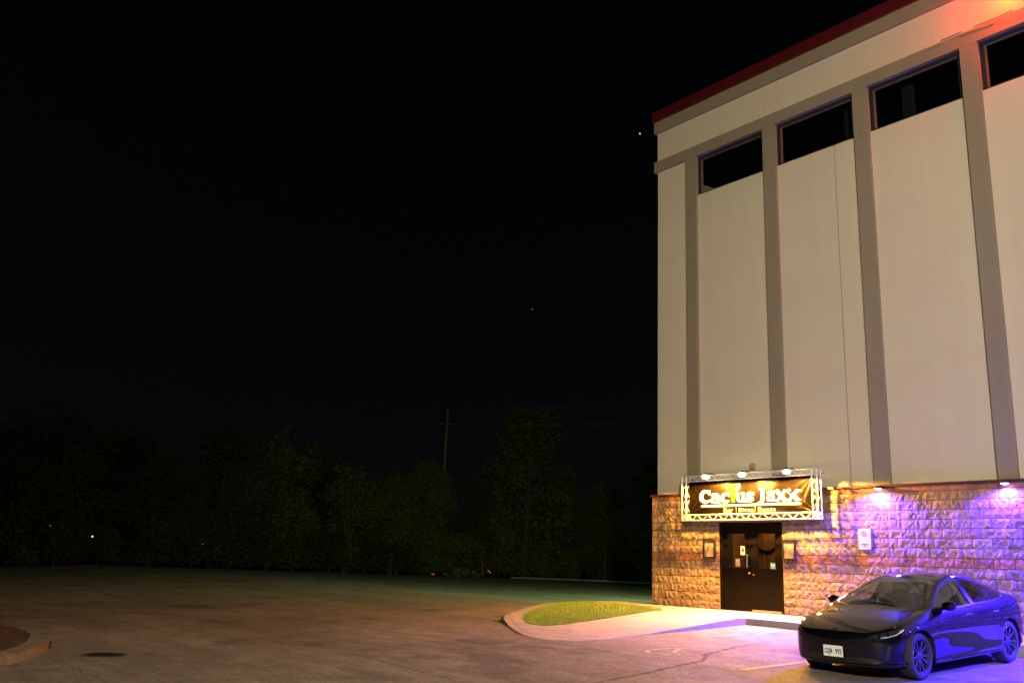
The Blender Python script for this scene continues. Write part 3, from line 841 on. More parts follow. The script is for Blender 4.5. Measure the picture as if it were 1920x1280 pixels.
# printed lettering: heavy serif letters drawn as tapered strokes
LAY = [0]
def stroke(b, pts, w, n=10):
    """ribbon of varying width through points (x,z), laid on the banner"""
    P = [Vector(p) for p in pts]; Wd = w if hasattr(w, '__len__') else [w] * len(P)
    path = []
    for i in range(len(P) - 1):
        p0, p1, p2, p3 = P[max(i - 1, 0)], P[i], P[i + 1], P[min(i + 2, len(P) - 1)]
        for k in range(n):
            t = k / n
            path.append((0.5 * ((2 * p1) + (p2 - p0) * t + (2 * p0 - 5 * p1 + 4 * p2 - p3) * t * t + (3 * p1 - p0 - 3 * p2 + p3) * t ** 3), Wd[i] + (Wd[i + 1] - Wd[i]) * t))
    path.append((P[-1], Wd[-1]))
    LAY[0] = (LAY[0] + 1) % 7
    lay = .004 + LAY[0] * .0006; o = len(b.v)
    for i, (p, ww) in enumerate(path):
        d = (path[min(i + 1, len(path) - 1)][0] - path[max(i - 1, 0)][0]); d = d.normalized() if d.length > 0 else Vector((1, 0))
        nn = Vector((-d.y, d.x)) * ww / 2
        for q in (p + nn, p - nn): b.v.append((q.x, by(q.x, q.y) - lay, q.y))
        if i: b.f.append((o + 2 * i - 2, o + 2 * i - 1, o + 2 * i + 1, o + 2 * i))
def arc(cx, cz, rx, rz, a0, a1, n=9): return [(cx + rx * math.cos(R(a0 + (a1 - a0) * k / n)), cz + rz * math.sin(R(a0 + (a1 - a0) * k / n))) for k in range(n + 1)]
BL, XH, CAP = 2.668, 2.915, 3.005
def let_C(b, x0, x1, lo, hi, th):
    cx, cz = (x0 + x1) / 2 + .02, (lo + hi) / 2; rx, rz = (x1 - x0) / 2 - th * .35, (hi - lo) / 2 - th * .3
    stroke(b, arc(cx, cz, rx, rz, 42, 318, 12), [th * .55, th * .62, th * .7, th * .85, th, th * 1.12, th * 1.15, th * 1.12, th, th * .85, th * .7, th * .55, th * .35], 5)
    stroke(b, [(cx + rx * .78, hi - th * .05), (cx + rx * .80, cz + rz * .28)], [th * .50, th * .30], 3)
def let_a(b, x0, x1, lo, hi, th):
    w = x1 - x0; sx = x1 - th * .85
    stroke(b, [(x0 + w * .13, hi - th * .75), (x0 + w * .36, hi - th * .28), (sx - th * .1, hi - th * .55), (sx, hi - (hi - lo) * .45), (sx, lo + th * .2)], [th * .75, th * .6, th * .85, th, th], 6)
    stroke(b, [(sx, lo + (hi - lo) * .60), (x0 + w * .34, lo + (hi - lo) * .50), (x0 + th * .52, lo + (hi - lo) * .28), (x0 + w * .30, lo + th * .25), (sx, lo + (hi - lo) * .22)], [th * .45, th * .6, th * .95, th * .55, th * .35], 6)
    stroke(b, [(sx - th * .3, lo + th * .17), (x1 + th * .12, lo + th * .17)], th * .34, 2)
def let_u(b, x0, x1, lo, hi, th):
    a, c = x0 + th * .75, x1 - th * .75
    stroke(b, [(a, hi), (a, lo + (hi - lo) * .35), ((a + c) / 2 - th * .1, lo + th * .28), (c, lo + (hi - lo) * .30)], [th, th, th * .6, th * .45], 6)
    stroke(b, [(c, hi), (c, lo)], th, 2)
    for p in (a, c): stroke(b, [(p - th * .8, hi - th * .14), (p, hi - th * .14)], th * .28, 2)
    stroke(b, [(c, lo + th * .14), (x1 + th * .1, lo + th * .14)], th * .28, 2)
def let_s(b, x0, x1, lo, hi, th):
    w, h = x1 - x0, hi - lo
    stroke(b, [(x1 - w * .10, hi - h * .22), (x0 + w * .55, hi - th * .28), (x0 + w * .22, hi - h * .27), (x0 + w * .5, lo + h * .5), (x1 - w * .20, lo + h * .27), (x0 + w * .45, lo + th * .28), (x0 + w * .08, lo + h * .24)], [th * .5, th * .6, th * .85, th * 1.05, th * .85, th * .6, th * .5], 6)
    stroke(b, [(x1 - w * .12, hi - th * .1), (x1 - w * .10, hi - h * .34)], th * .34, 2); stroke(b, [(x0 + w * .08, lo + h * .36), (x0 + w * .10, lo + th * .1)], th * .34, 2)
def let_x(b, x0, x1, lo, hi, th):
    stroke(b, [(x0 + th * .7, hi), (x1 - th * .7, lo)], th * 1.15, 2); stroke(b, [(x1 - th * .75, hi), (x0 + th * .75, lo)], th * .68, 2)
    for px, pz in ((x0 + th * .75, hi), (x1 - th * .75, hi), (x0 + th * .75, lo), (x1 - th * .7, lo)):
        z = pz - th * .14 if pz == hi else pz + th * .14
        stroke(b, [(px - th * .85, z), (px + th * .85, z)], th * .28, 2)
def let_J(b, x0, x1, lo, hi, th):
    c = (x0 + x1) / 2 + .035
    stroke(b, [(c, hi), (c, BL + .08), (c - th * .35, BL - .005), (x0 + th * .2, lo)], [th, th, th * .9, th * .35], 6)
    stroke(b, [(c - th * 1.05, hi - th * .15), (c + th * 1.05, hi - th * .15)], th * .32, 2)
T = 0.078
for name, fn, args in (('C', let_C, (1.942, 2.315, BL + .002, CAP, .098)), ('a', let_a, (2.298, 2.60, BL, XH, T)), ('c', let_C, (2.628, 2.925, BL, XH, .082)), ('u', let_u, (3.112, 3.40, BL, XH - .008, T)), ('s', let_s, (3.41, 3.68, BL, XH, T)),
                       ('J', let_J, (3.735, 4.01, 2.615, 2.995, .095)), ('a', let_a, (4.02, 4.29, BL, XH, T)), ('x', let_x, (4.27, 4.64, BL, XH + .004, .084)), ('x', let_x, (4.60, 4.99, BL, XH + .006, .084))):
    b = MB(); fn(b, *args); b.build('letter', M['print_white'], banner, fix=False)
b = MB(); stroke(b, [(1.99, 2.595), (3.5, 2.596), (4.998, 2.594)], .044, 14); b.build('underline', M['print_white'], banner, fix=False)
# the green cactus that stands in for the t
b = MB(); stroke(b, [(3.023, 2.66), (3.024, 2.85), (3.03, 3.05), (3.036, 3.15), (3.037, 3.192)], [.14, .15, .125, .105, .04], 6)
stroke(b, [(2.99, 2.925), (2.90, 2.935), (2.856, 2.975), (2.85, 3.04), (2.85, 3.088)], [.06, .062, .06, .058, .03], 5)
b.build('cactus', M['print_green'], banner, fix=False)
b = MB(); stroke(b, [(3.07, 2.985), (3.15, 2.995), (3.21, 3.04), (3.222, 3.09), (3.224, 3.135)], [.055, .06, .06, .058, .03], 5); b.build('glared_cactus_arm', M['print_white'], banner, fix=False)  # right arm white: lamp glare over its green put into colour
b = MB()
for dx in (-.032, .0, .034): stroke(b, [(3.024 + dx, 2.68), (3.025 + dx, 2.9), (3.034 + dx * .7, 3.12)], .007, 6)
b.build('cactus_ribs', M['print_green2'], banner, fix=False)
def text_mesh(name, s_, size, x0, x1, z0, m, parent, yf, bold=0.0, rot=None):
    cu = bpy.data.curves.new(name, 'FONT'); cu.body = s_; cu.size = size; cu.offset = bold; cu.resolution_u = 3
    ob = bpy.data.objects.new(name, cu); COL.objects.link(ob)
    bpy.context.view_layer.update()
    me = bpy.data.meshes.new_from_object(ob.evaluated_get(bpy.context.evaluated_depsgraph_get()))
    bpy.data.objects.remove(ob); bpy.data.curves.remove(cu)
    xs = [q.co.x for q in me.vertices]; k = (x1 - x0) / (max(xs) - min(xs)); mx = min(xs)
    for q in me.vertices:
        x, z = x0 + (q.co.x - mx) * k, z0 + q.co.y
        q.co = Vector((x, yf(x, z), z))
    me.materials.clear()
    return put(name, me, m, parent)
on_b = lambda x, z: by(x, z) - .006
for s_, x0, x1 in (('Bar', 2.713, 3.017), ('Bites', 3.189, 3.636), ('Beats', 3.771, 4.285)):
    text_mesh('small_lettering', s_, .145, x0, x1, 2.43, M['print_small'], banner, on_b, .0008)
b = MB(); stroke(b, [(3.108, 2.562), (3.108, 2.422)], .010, 2); stroke(b, [(3.691, 2.555), (3.691, 2.42)], .010, 2); b.build('divider_bars', M['print_small'], banner, fix=False)

# --- three warm floodlights on short arms along the top of the frame
def flood(x, label):
    t = empty('floodlight', (x, TF, TZ1)); tag(t, label, 'floodlight', 'floodlights above the banner')
    MB().tube([(0, .0, -.01), (0, -.06, .03), (0, -.20, .02), (0, -.33, -.03)], .011, 8).build('arm', M['black'], t, 40)
    h = MB(); h.lathe([(.02, .07), (.035, .06), (.045, .03), (.072, -.015), (.070, -.018), (.04, .02)], 24, 'z', (0, -.33, -.055))
    hd = h.build('housing', M['black'], t, 40); 
    MB().lathe([(0, -.082), (.05, -.076), (.078, -.055), (.088, -.022), (.07, .01), (.04, .02)], 24, 'z', (0, -.33, -.055)).build('bulb', M['bulb_warm'], t, 40)
    spot('lamp_light', (0, -.33, -.150), (0, -.10, -1), P_SIGN, 178, .1, (1.0, .41, .056), .05, t)
    return t
flood(2.50, 'lit warm floodlight at the left end above the capital C of the banner')
flood(3.64, 'lit warm floodlight in the middle above the green cactus of the banner')
flood(4.93, 'lit warm floodlight at the right end above the double x of the banner')

# --- blue-violet wall lamps under the stone coping, one below each pilaster
def wall_lamp(x, label, k=1.0):
    t = empty('wall_lamp', (x, 0, ST_TOP)); tag(t, label, 'wall lamp', 'violet lamps washing the stone wall')
    MB().box(-.07, .07, -.10, -.018, -.05, -.004, .006).build('back_box', M['black'], t)
    MB().lathe([(.03, .06), (.085, .05), (.10, .0), (.094, .0), (.06, .03)], 24, 'z', (0, -.135, -.075)).build('hood', M['black'], t, 40)
    MB().lathe([(0, -.02), (.05, -.012), (.078, .006), (.08, .02)], 20, 'z', (0, -.135, -.075)).build('lens', M['bulb_blue'], t, 40)
    spot('lamp_light', (0, -.15, -.115), (0, -.05, -1), P_BLUE * k, 156 if k < 2 else 138, .45, (.030, .009, 1.0), .05, t)
wall_lamp(6.88, 'violet wall lamp above the no parking sign')
wall_lamp(9.60, 'violet wall lamp above the roof of the parked car at the right edge')
wall_lamp(12.32, 'violet wall lamp on the stone wall just right of the picture', 9.0)
wall_lamp(15.03, 'violet wall lamp farther right along the stone wall', 9.0)
wall_lamp(17.74, 'second last violet wall lamp along the stone wall to the right')
wall_lamp(20.45, 'last violet wall lamp along the stone wall to the right')

# --- red lit sign lamp high on the fascia, just past the top right corner
t = empty('red_lamp', (10.62, .12, 13.98)); tag(t, 'red orange lamp on the roof fascia at the upper right', 'wall lamp')
MB().box(-.25, .25, -.42, -.24, -.02, .14, .015).build('housing', M['black'], t)
MB().tube([(0, -.02, .05), (0, -.26, .06)], .02, 8).build('arm', M['black'], t)
MB().box(-.22, .22, -.41, -.25, -.035, -.021).build('lens', M['bulb_red'], t)
d = bpy.data.lights.new('lamp_light', 'POINT'); d.energy = P_RED; d.color = (1.0, .020, .0004); d.shadow_soft_size = .12
o = bpy.data.objects.new('lamp_light', d); COL.objects.link(o); o.parent = t; o.location = (0, -.33, -.14)
# loose cables stapled along the band below it
for pts, yy in (([(8.60, 13.30), (8.64, 13.19), (9.0, 13.17), (9.05, 13.24)], .042), ([(9.42, 13.26), (9.45, 13.2), (10.2, 13.15), (10.24, 13.2)], .042), ([(8.98, 13.33), (9.48, 13.33)], .115), ([(9.75, 13.33), (10.2, 13.31), (10.6, 13.33)], .115)):
    MB().tube([(x, yy, z) for x, z in pts], .010, 6).build('cable', M['taupe'] if yy < .1 else M['crack'], bld)

# --- lot floodlight poles (behind the photographer) and the lamp on the hidden side wall
def lot_lamp(x, y, h, aim, watts, label, col):
    t = empty('lot_light', (x, y, gz(x, y))); tag(t, label, 'lamp post', 'lot lights on tall poles')
    MB().lathe([(0, 0), (.3, 0), (.3, .75), (.26, .8), (0, .8)], 20).build('base', M['kerb'], t)
    MB().tube([(0, 0, .8), (0, 0, h)], [.09, .06], 12).build('pole', M['grey'], t, 40)
    a = Vector(aim) - Vector((x, y, h)); az = math.atan2(a.y, a.x)
    hd = MB(); hd.box(.05, .65, -.18, .18, h - .05, h + .06, .02); o = hd.build('head', M['grey'], t); o.rotation_euler = (0, 0, az)
    l = MB().box(.12, .60, -.14, .14, h - .066, h - .052).build('lens', M['bulb_lot'], t); l.rotation_euler = (0, 0, az)
    dr = Vector((math.cos(az), math.sin(az), 0)) * .4
    spot('lamp_light', (dr.x, dr.y, h - .14), a + Vector((0, 0, -1)), watts, 102, 1.0, col, .22, t)
lot_lamp(26.0, -25.0, 11.0, (11, -3, 2.5), P_LOT, 'grey lot light pole behind the photographer', (1.0, .86, .58))
t = empty('side_lamp', (0.0, 9.0, 4.6)); tag(t, 'greenish white lamp on the hidden side wall', 'wall lamp')
MB().box(-.14, .0, -.15, .15, -.08, .12, .02).build('housing', M['black'], t)
MB().box(-.13, -.03, -.12, .12, -.094, -.081).build('lens', M['bulb_green'], t)
spot('lamp_light', (-.2, 0, -.14), (-1, .08, -1.15), P_GREEN, 156, .7, (.62, 1.0, .36), .08, t)

# --- menu cases, sign, cameras
def menu(x0, x1, z0, z1, label, notes):
    t = empty('menu_case', ((x0 + x1) / 2, -.035, z0)); tag(t, label, 'menu case', 'menu cases beside the door')
    w, h = (x1 - x0) / 2, z1 - z0; fr = MB(); k = .035
    fr.box(-w, -w + k, -.045, .02, 0, h); fr.box(w - k, w, -.045, .02, 0, h); fr.box(-w + k, w - k, -.045, .02, 0, k); fr.box(-w + k, w - k, -.045, .02, h - k, h)
    fr.build('frame', M['black'], t)
    MB().box(-w + k, w - k, -.012, .018, k, h - k).build('menu_sheet', mat('menu_paper', (.36, .31, .26), .8, var=.12, scale=9), t)
    MB().box(-w + k, w - k, -.036, -.031, k, h - k).build('glazing', M['clear'], t)
    for (px, pz) in notes: MB().lathe([(0, -.020), (.008, -.018), (.01, -.0121)], 8, 'y', (px, 0, pz)).build('pin', M['brass'], t)
menu(1.855, 2.235, 1.275, 1.765, 'black framed menu case on the stone left of the door', [])
menu(4.275, 4.645, 1.275, 1.765, 'black framed menu case with small pins on the stone right of the door', [(-.11, .42), (-.10, .09), (.08, .09)])
SGX, SGZ0, SGZ1 = 6.445, 1.55, 2.005
t = empty('no_parking_sign', (SGX, -.05, SGZ0)); tag(t, 'white no parking sign on the violet lit stone wall', 'sign')
w, h = .15, SGZ1 - SGZ0
rp = [(w - .03 + .03 * math.cos(a), h - .03 + .03 * math.sin(a)) for a in (0, .5, 1.05, 1.57)] + [(-w + .03 - .03 * math.sin(a), h - .03 + .03 * math.cos(a)) for a in (0, .5, 1.05, 1.57)] + [(-w + .03 - .03 * math.cos(a), .03 - .03 * math.sin(a)) for a in (0, .5, 1.05, 1.57)] + [(w - .03 + .03 * math.sin(a), .03 - .03 * math.cos(a)) for a in (0, .5, 1.05, 1.57)]
pl = MB().prism(rp, -.002, .002).build('plate', mat('sign_white', (.36, .36, .37), .6), t)
cz = h - .11
MB().lathe([(.052, -.0035), (.067, -.0035)], 32, 'y', (0, 0, cz)).build('red_ring', M['signred'], pl, fix=False)
q = MB(); q.add([(-.048, -.0045, cz + .034), (-.036, -.0045, cz + .046), (.048, -.0045, cz - .034), (.036, -.0045, cz - .046)], [(0, 3, 2, 1)]); q.build('red_slash', M['signred'], pl, fix=False)
text_mesh('letter_P', 'P', .10, -.022, .028, cz - .036, M['signblack'], pl, lambda x, z: -.0035, .002)
MB().box(-.09, .09, -.0035, -.0025, .095, .118).build('print_line', M['signblack'], pl)
MB().box(-.035, .035, -.0035, -.0025, .052, .072).build('print_line', M['signblack'], pl)
t = empty('alarm_bell', (3.33, .14, 3.60)); tag(t, 'small pale round wall fitting above the middle of the banner', 'wall fitting')
MB().lathe([(0, -.09), (.05, -.088), (.062, -.07), (.062, -.02), (.075, -.015), (.075, 0)], 20, 'y').build('cover', mat('fitting_grey', (.35, .27, .22), .5), t, 40)
MB().box(-.08, .08, -.012, .0, -.09, .09).build('back_plate', M['taupe'], t)
t = empty('security_camera', (.075, .30, 4.47)); tag(t, 'small dark dome camera fixed to the left corner of the building', 'camera')
MB().tube([(0, 0, .06), (-.05, -.02, .06), (-.07, -.02, .02)], .018, 8).build('bracket', M['black'], t, 40)
MB().lathe([(0, -.08), (.035, -.065), (.055, -.03), (.058, .0), (.05, .02), (0, .025)], 18, 'z', (-.075, -.02, 0)).build('dome', M['black'], t, 40)
MB().lathe([(0, -.02), (.012, -.018), (.016, 0)], 12, 'z', (-.10, -.05, -.06)).build('lens', M['steel'], t)
# ================================================================== the parked car
CARX, CARY, CARH = 9.43, -5.38, R(-91.0)
def pchip(tab):
    xs = np.array([p[0] for p in tab], float); ys = np.array([p[1] for p in tab], float)
    if xs[0] > xs[-1]: xs, ys = xs[::-1], ys[::-1]
    h = np.diff(xs); dl = np.diff(ys) / h; m = np.zeros(len(xs))
    for i in range(1, len(xs) - 1):
        if dl[i - 1] * dl[i] > 0:
            w1, w2 = 2 * h[i] + h[i - 1], h[i] + 2 * h[i - 1]; m[i] = (w1 + w2) / (w1 / dl[i - 1] + w2 / dl[i])
    m[0], m[-1] = dl[0], dl[-1]
    def fn(x):
        x = min(max(x, xs[0]), xs[-1]); i = min(max(int(np.searchsorted(xs, x)) - 1, 0), len(h) - 1)
        t = (x - xs[i]) / h[i]
        return float((1 + 2 * t) * (1 - t) ** 2 * ys[i] + t * (1 - t) ** 2 * h[i] * m[i] + t * t * (3 - 2 * t) * ys[i + 1] + t * t * (t - 1) * h[i] * m[i + 1])
    return fn
c_w = pchip([(.845, .02), (.838, .20), (.822, .36), (.80, .47), (.75, .60), (.68, .69), (.58, .765), (.45, .825), (.25, .878), (0, .908), (-.3, .920), (-1, .922), (-2, .922), (-2.6, .928), (-3, .918), (-3.3, .885), (-3.5, .835), (-3.65, .77), (-3.75, .68), (-3.8, .59), (-3.83, .46), (-3.845, .25), (-3.85, .02)])
c_zt = pchip([(.845, .56), (.82, .632), (.78, .672), (.7, .705), (.5, .772), (.25, .842), (0, .893), (-.25, .942), (-.36, .970), (-.6, 1.078), (-.9, 1.212), (-1.2, 1.325), (-1.4, 1.382), (-1.6, 1.42), (-1.85, 1.441), (-2.1, 1.438), (-2.4, 1.41), (-2.7, 1.352), (-3.0, 1.268), (-3.3, 1.168), (-3.5, 1.105), (-3.62, 1.08), (-3.75, 1.06), (-3.79, 1.03), (-3.81, .97), (-3.83, .89), (-3.85, .75)])
c_zb = pchip([(.845, .44), (.82, .31), (.80, .245), (.7, .195), (.4, .175), (0, .165), (-2.9, .17), (-3.4, .21), (-3.7, .27), (-3.8, .36), (-3.83, .43), (-3.85, .56)])
c_zs = pchip([(.845, .50), (.82, .545), (.78, .58), (.7, .61), (.5, .655), (.25, .70), (0, .735), (-.3, .762), (-1, .795), (-2, .83), (-2.9, .868), (-3.4, .88), (-3.7, .865), (-3.8, .80), (-3.85, .68)])
c_zbt = pchip([(.845, .535), (.82, .60), (.78, .64), (.7, .672), (.5, .735), (.25, .80), (0, .85), (-.3, .90), (-.6, .935), (-1, .95), (-1.7, .97), (-2.4, 1.0), (-2.9, 1.03), (-3.3, 1.03), (-3.6, 1.01), (-3.75, .98), (-3.8, .92), (-3.85, .73)])
c_yb = pchip([(.845, .97), (.7, .95), (.5, .935), (0, .915), (-.5, .92), (-1, .922), (-2, .922), (-2.9, .905), (-3.3, .89), (-3.6, .90), (-3.85, .95)])
c_yr = pchip([(.845, .85), (.7, .80), (.5, .78), (.25, .78), (0, .80), (-.36, .85), (-.6, .81), (-.9, .728), (-1.2, .655), (-1.4, .625), (-1.8, .61), (-2.2, .61), (-2.6, .61), (-3, .625), (-3.3, .645), (-3.5, .665), (-3.7, .70), (-3.85, .85)])
c_zr = pchip([(.845, .553), (.82, .622), (.78, .662), (.7, .696), (.5, .763), (.25, .830), (0, .880), (-.25, .924), (-.36, .946), (-.6, 1.035), (-.9, 1.155), (-1.2, 1.268), (-1.4, 1.322), (-1.8, 1.376), (-2.2, 1.368), (-2.6, 1.302), (-3, 1.198), (-3.3, 1.108), (-3.5, 1.062), (-3.62, 1.047), (-3.75, 1.028), (-3.79, .995), (-3.81, .94), (-3.83, .87), (-3.85, .745)])
def section(x):
    w, zb, zs, zt = c_w(x), c_zb(x), c_zs(x), c_zt(x)
    H = zs - zb; yr = c_yr(x) * w
    k = min(1.0, w / .5)
    return [(0, zb), (.68 * w, zb), (w * .955, zb + .035 * k), (w * .978, zb + .22 * H), (w * (1 - .012 * sstep((-x) / .6) * sstep((x + 2.9) / .6)), zb + .50 * H), (w * 1.0, zb + .78 * H), (w * .985, zs), (c_yb(x) * w, c_zbt(x)), (yr, c_zr(x)), (.55 * yr, zt - (zt - c_zr(x)) * .27), (0, zt)]
def catmull(P, n):
    o = []
    P = [np.array(p, float) for p in P]
    for i in range(len(P) - 1):
        p1, p2 = P[i], P[i + 1]
        p0 = P[i - 1] if i > 0 else np.array([-P[1][0], P[1][1]])
        p3 = P[i + 2] if i + 2 < len(P) else np.array([-P[-2][0], P[-2][1]])
        for j in range(n):
            t = j / n; o.append(0.5 * (2 * p1 + (p2 - p0) * t + (2 * p0 - 5 * p1 + 4 * p2 - p3) * t * t + (3 * p1 - p0 - 3 * p2 + p3) * t ** 3))
    o.append(P[-1]); return o
# stations, closer together at the two ends
st = list(np.linspace(.845, .80, 10)) + list(np.linspace(.80, .45, 16))[1:] + list(np.linspace(.45, -3.5, 84))[1:] + list(np.linspace(-3.5, -3.8, 12))[1:] + list(np.linspace(-3.8, -3.85, 9))[1:]
v = []; f = []; NS = 0
for x in st:
    s_ = catmull(section(x), 5)
    ring = [(x, float(p[0]), float(p[1])) for p in s_] + [(x, -float(p[0]), float(p[1])) for p in s_[-2:0:-1]]
    NS = len(ring); v += ring
for i in range(len(st) - 1):
    for k in range(NS): f.append((i * NS + k, i * NS + (k + 1) % NS, (i + 1) * NS + (k + 1) % NS, (i + 1) * NS + k))
f.append(tuple(range(NS - 1, -1, -1))); f.append(tuple(range((len(st) - 1) * NS, len(st) * NS)))
cb = bmesh.new()
for p in v: cb.verts.new(p)
cb.verts.ensure_lookup_table()
for q in f: cb.faces.new([cb.verts[i] for i in q])
bmesh.ops.recalc_face_normals(cb, faces=cb.faces); cb.normal_update()

AX = {'xz': (0, 2), 'xy': (0, 1), 'yz': (1, 2)}
def cut(outline, plane, cond):
    """score the outline into the skin so that panels can be parted along it"""
    a, b = AX[plane]; lo = [min(p[k] for p in outline) - .02 for k in (0, 1)]; hi = [max(p[k] for p in outline) + .02 for k in (0, 1)]
    n = len(outline)
    for i in range(n):
        p, q = outline[i], outline[(i + 1) % n]
        l0 = [min(p[k], q[k]) - .035 for k in (0, 1)]; l1 = [max(p[k], q[k]) + .035 for k in (0, 1)]
        fs = []
        for fc in cb.faces:
            if not cond(fc.calc_center_median()): continue
            cs = [vv.co for vv in fc.verts]
            if max(c[a] for c in cs) < l0[0] or min(c[a] for c in cs) > l1[0] or max(c[b] for c in cs) < l0[1] or min(c[b] for c in cs) > l1[1]: continue
            fs.append(fc)
        if not fs: continue
        geo = set(fs)
        for fc in fs: geo.update(fc.edges); geo.update(fc.verts)
        co = [0, 0, 0]; co[a], co[b] = p; no = [0, 0, 0]; no[a], no[b] = -(q[1] - p[1]), q[0] - p[0]
        if abs(no[a]) + abs(no[b]) < 1e-9: continue
        bmesh.ops.bisect_plane(cb, geom=list(geo), dist=1e-5, plane_co=co, plane_no=no)
def off(poly, d):
    """outline grown (d>0) or shrunk"""
    n = len(poly); A = sum(poly[i][0] * poly[(i + 1) % n][1] - poly[(i + 1) % n][0] * poly[i][1] for i in range(n)); sg = 1 if A > 0 else -1
    o = []
    for i in range(n):
        p0, p1, p2 = Vector(poly[i - 1]), Vector(poly[i]), Vector(poly[(i + 1) % n])
        n1 = Vector(((p1 - p0).y, -(p1 - p0).x)).normalized(); n2 = Vector(((p2 - p1).y, -(p2 - p1).x)).normalized()
        m = (n1 + n2); m = m / max(.4, m.length_squared / 2 if m.length_squared else 1)
        o.append(tuple(p1 + m * d * sg))
    return o
def circ(cx, cz, r_, n=28): return [(cx + r_ * math.cos(2 * math.pi * k / n), cz + r_ * math.sin(2 * math.pi * k / n)) for k in range(n)]
ARCH = [circ(0, .335, .372), circ(-2.875, .335, .376)]
DLO = [(-.60, .968), (-1.0, .962), (-1.7, .982), (-2.35, 1.010), (-2.75, 1.040), (-2.93, 1.075), (-3.03, 1.125), (-2.93, 1.172), (-2.75, 1.225), (-2.45, 1.288), (-2.15, 1.328), (-1.8, 1.338), (-1.5, 1.310), (-1.25, 1.250), (-.95, 1.135), (-.75, 1.045)]
WS = [(-.34, 0), (-.355, .25), (-.40, .48), (-.50, .675), (-.58, .715), (-.80, .655), (-1.05, .585), (-1.26, .535), (-1.34, .40), (-1.36, .2), (-1.365, 0)]
WSF = WS + [(x, -y) for x, y in WS[-2:0:-1]]
ROOFG = [(-1.43, -.505), (-1.43, .505), (-1.9, .515), (-2.30, .51), (-2.30, -.51), (-1.9, -.515)]
REARG = [(-2.35, -.50), (-2.35, .50), (-2.8, .50), (-3.2, .485), (-3.38, .43), (-3.42, 0), (-3.38, -.43), (-3.2, -.485), (-2.8, -.50)]
HL = [(.455, .612), (.60, .600), (.72, .615), (.80, .650), (.850, .735), (.800, .742), (.70, .705), (.58, .668), (.50, .640)]
GRL = [(-.60, .245), (.60, .245), (.66, .305), (.55, .335), (-.55, .335), (-.66, .305)]
FOG = [(.690, .30), (.735, .31), (.765, .50), (.735, .52)]
HOOD = [(.735, 0), (.725, .25), (.66, .43), (.45, .585), (.15, .665), (-.20, .725), (-.44, .755), (-.37, .48), (-.325, .25), (-.31, 0)]
HOODF = HOOD + [(x, -y) for x, y in HOOD[-2:0:-1]]
D1 = [(-.56, .30), (-.50, .45), (-.505, .75), (-.55, .952), (-1.0, .944), (-1.70, .964), (-1.745, .962), (-1.76, .60), (-1.70, .235), (-.62, .225)]
D2 = [(-1.775, .235), (-1.80, .60), (-1.785, .966), (-2.35, .992), (-2.74, 1.02), (-2.70, .86), (-2.54, .70), (-2.44, .52), (-2.40, .36), (-2.36, .245)]
TAIL = [(-3.36, .905), (-3.55, .86), (-3.80, .84), (-3.9, .86), (-3.9, .965), (-3.6, .965)]
BMP = [(.9, .12), (.9, .56), (.72, .575), (.50, .575), (.42, .54), (.40, .12)]
side_ = lambda c: abs(c.y) > .30
gap = .006
jobs = [(o_, 'xz', side_) for o_ in ARCH] + [(DLO, 'xz', lambda c: c.z > .9 and abs(c.y) > .4), ([(-1.74, .95), (-1.84, .95), (-1.86, 1.36), (-1.76, 1.36)], 'xz', lambda c: c.z > .93 and abs(c.y) > .4), (off(DLO, .022), 'xz', lambda c: c.z > .9 and abs(c.y) > .4),
        (WSF, 'xy', lambda c: c.z > .93 and c.x < -.25), (off(WSF, .03), 'xy', lambda c: c.z > .93 and c.x < -.25), (ROOFG, 'xy', lambda c: c.z > 1.2), (REARG, 'xy', lambda c: c.z > 1.05),
        (HL, 'yz', lambda c: c.x > .2 and c.y > .3), ([(-y, z) for y, z in HL], 'yz', lambda c: c.x > .2 and c.y < -.3), (GRL, 'yz', lambda c: c.x > .5),
        (FOG, 'yz', lambda c: c.x > .4 and c.y > .5), ([(-y, z) for y, z in FOG], 'yz', lambda c: c.x > .4 and c.y < -.5),
        (HOODF, 'xy', lambda c: c.z > .6 and c.x > -.6), (off(HOODF, -gap), 'xy', lambda c: c.z > .6 and c.x > -.6),
        (D1, 'xz', lambda c: abs(c.y) > .6), (off(D1, -gap), 'xz', lambda c: abs(c.y) > .6), (D2, 'xz', lambda c: abs(c.y) > .6), (off(D2, -gap), 'xz', lambda c: abs(c.y) > .6),
        (TAIL, 'xz', lambda c: c.x < -3.2), (BMP, 'xz', lambda c: c.x > .3)]
for o_, pl_, cd in jobs: cut(o_, pl_, cd)
cb.normal_update()
D1i, D2i, HDi = off(D1, -gap), off(D2, -gap), off(HOODF, -gap)
DLOo, WSo = off(DLO, .022), off(WSF, .03)
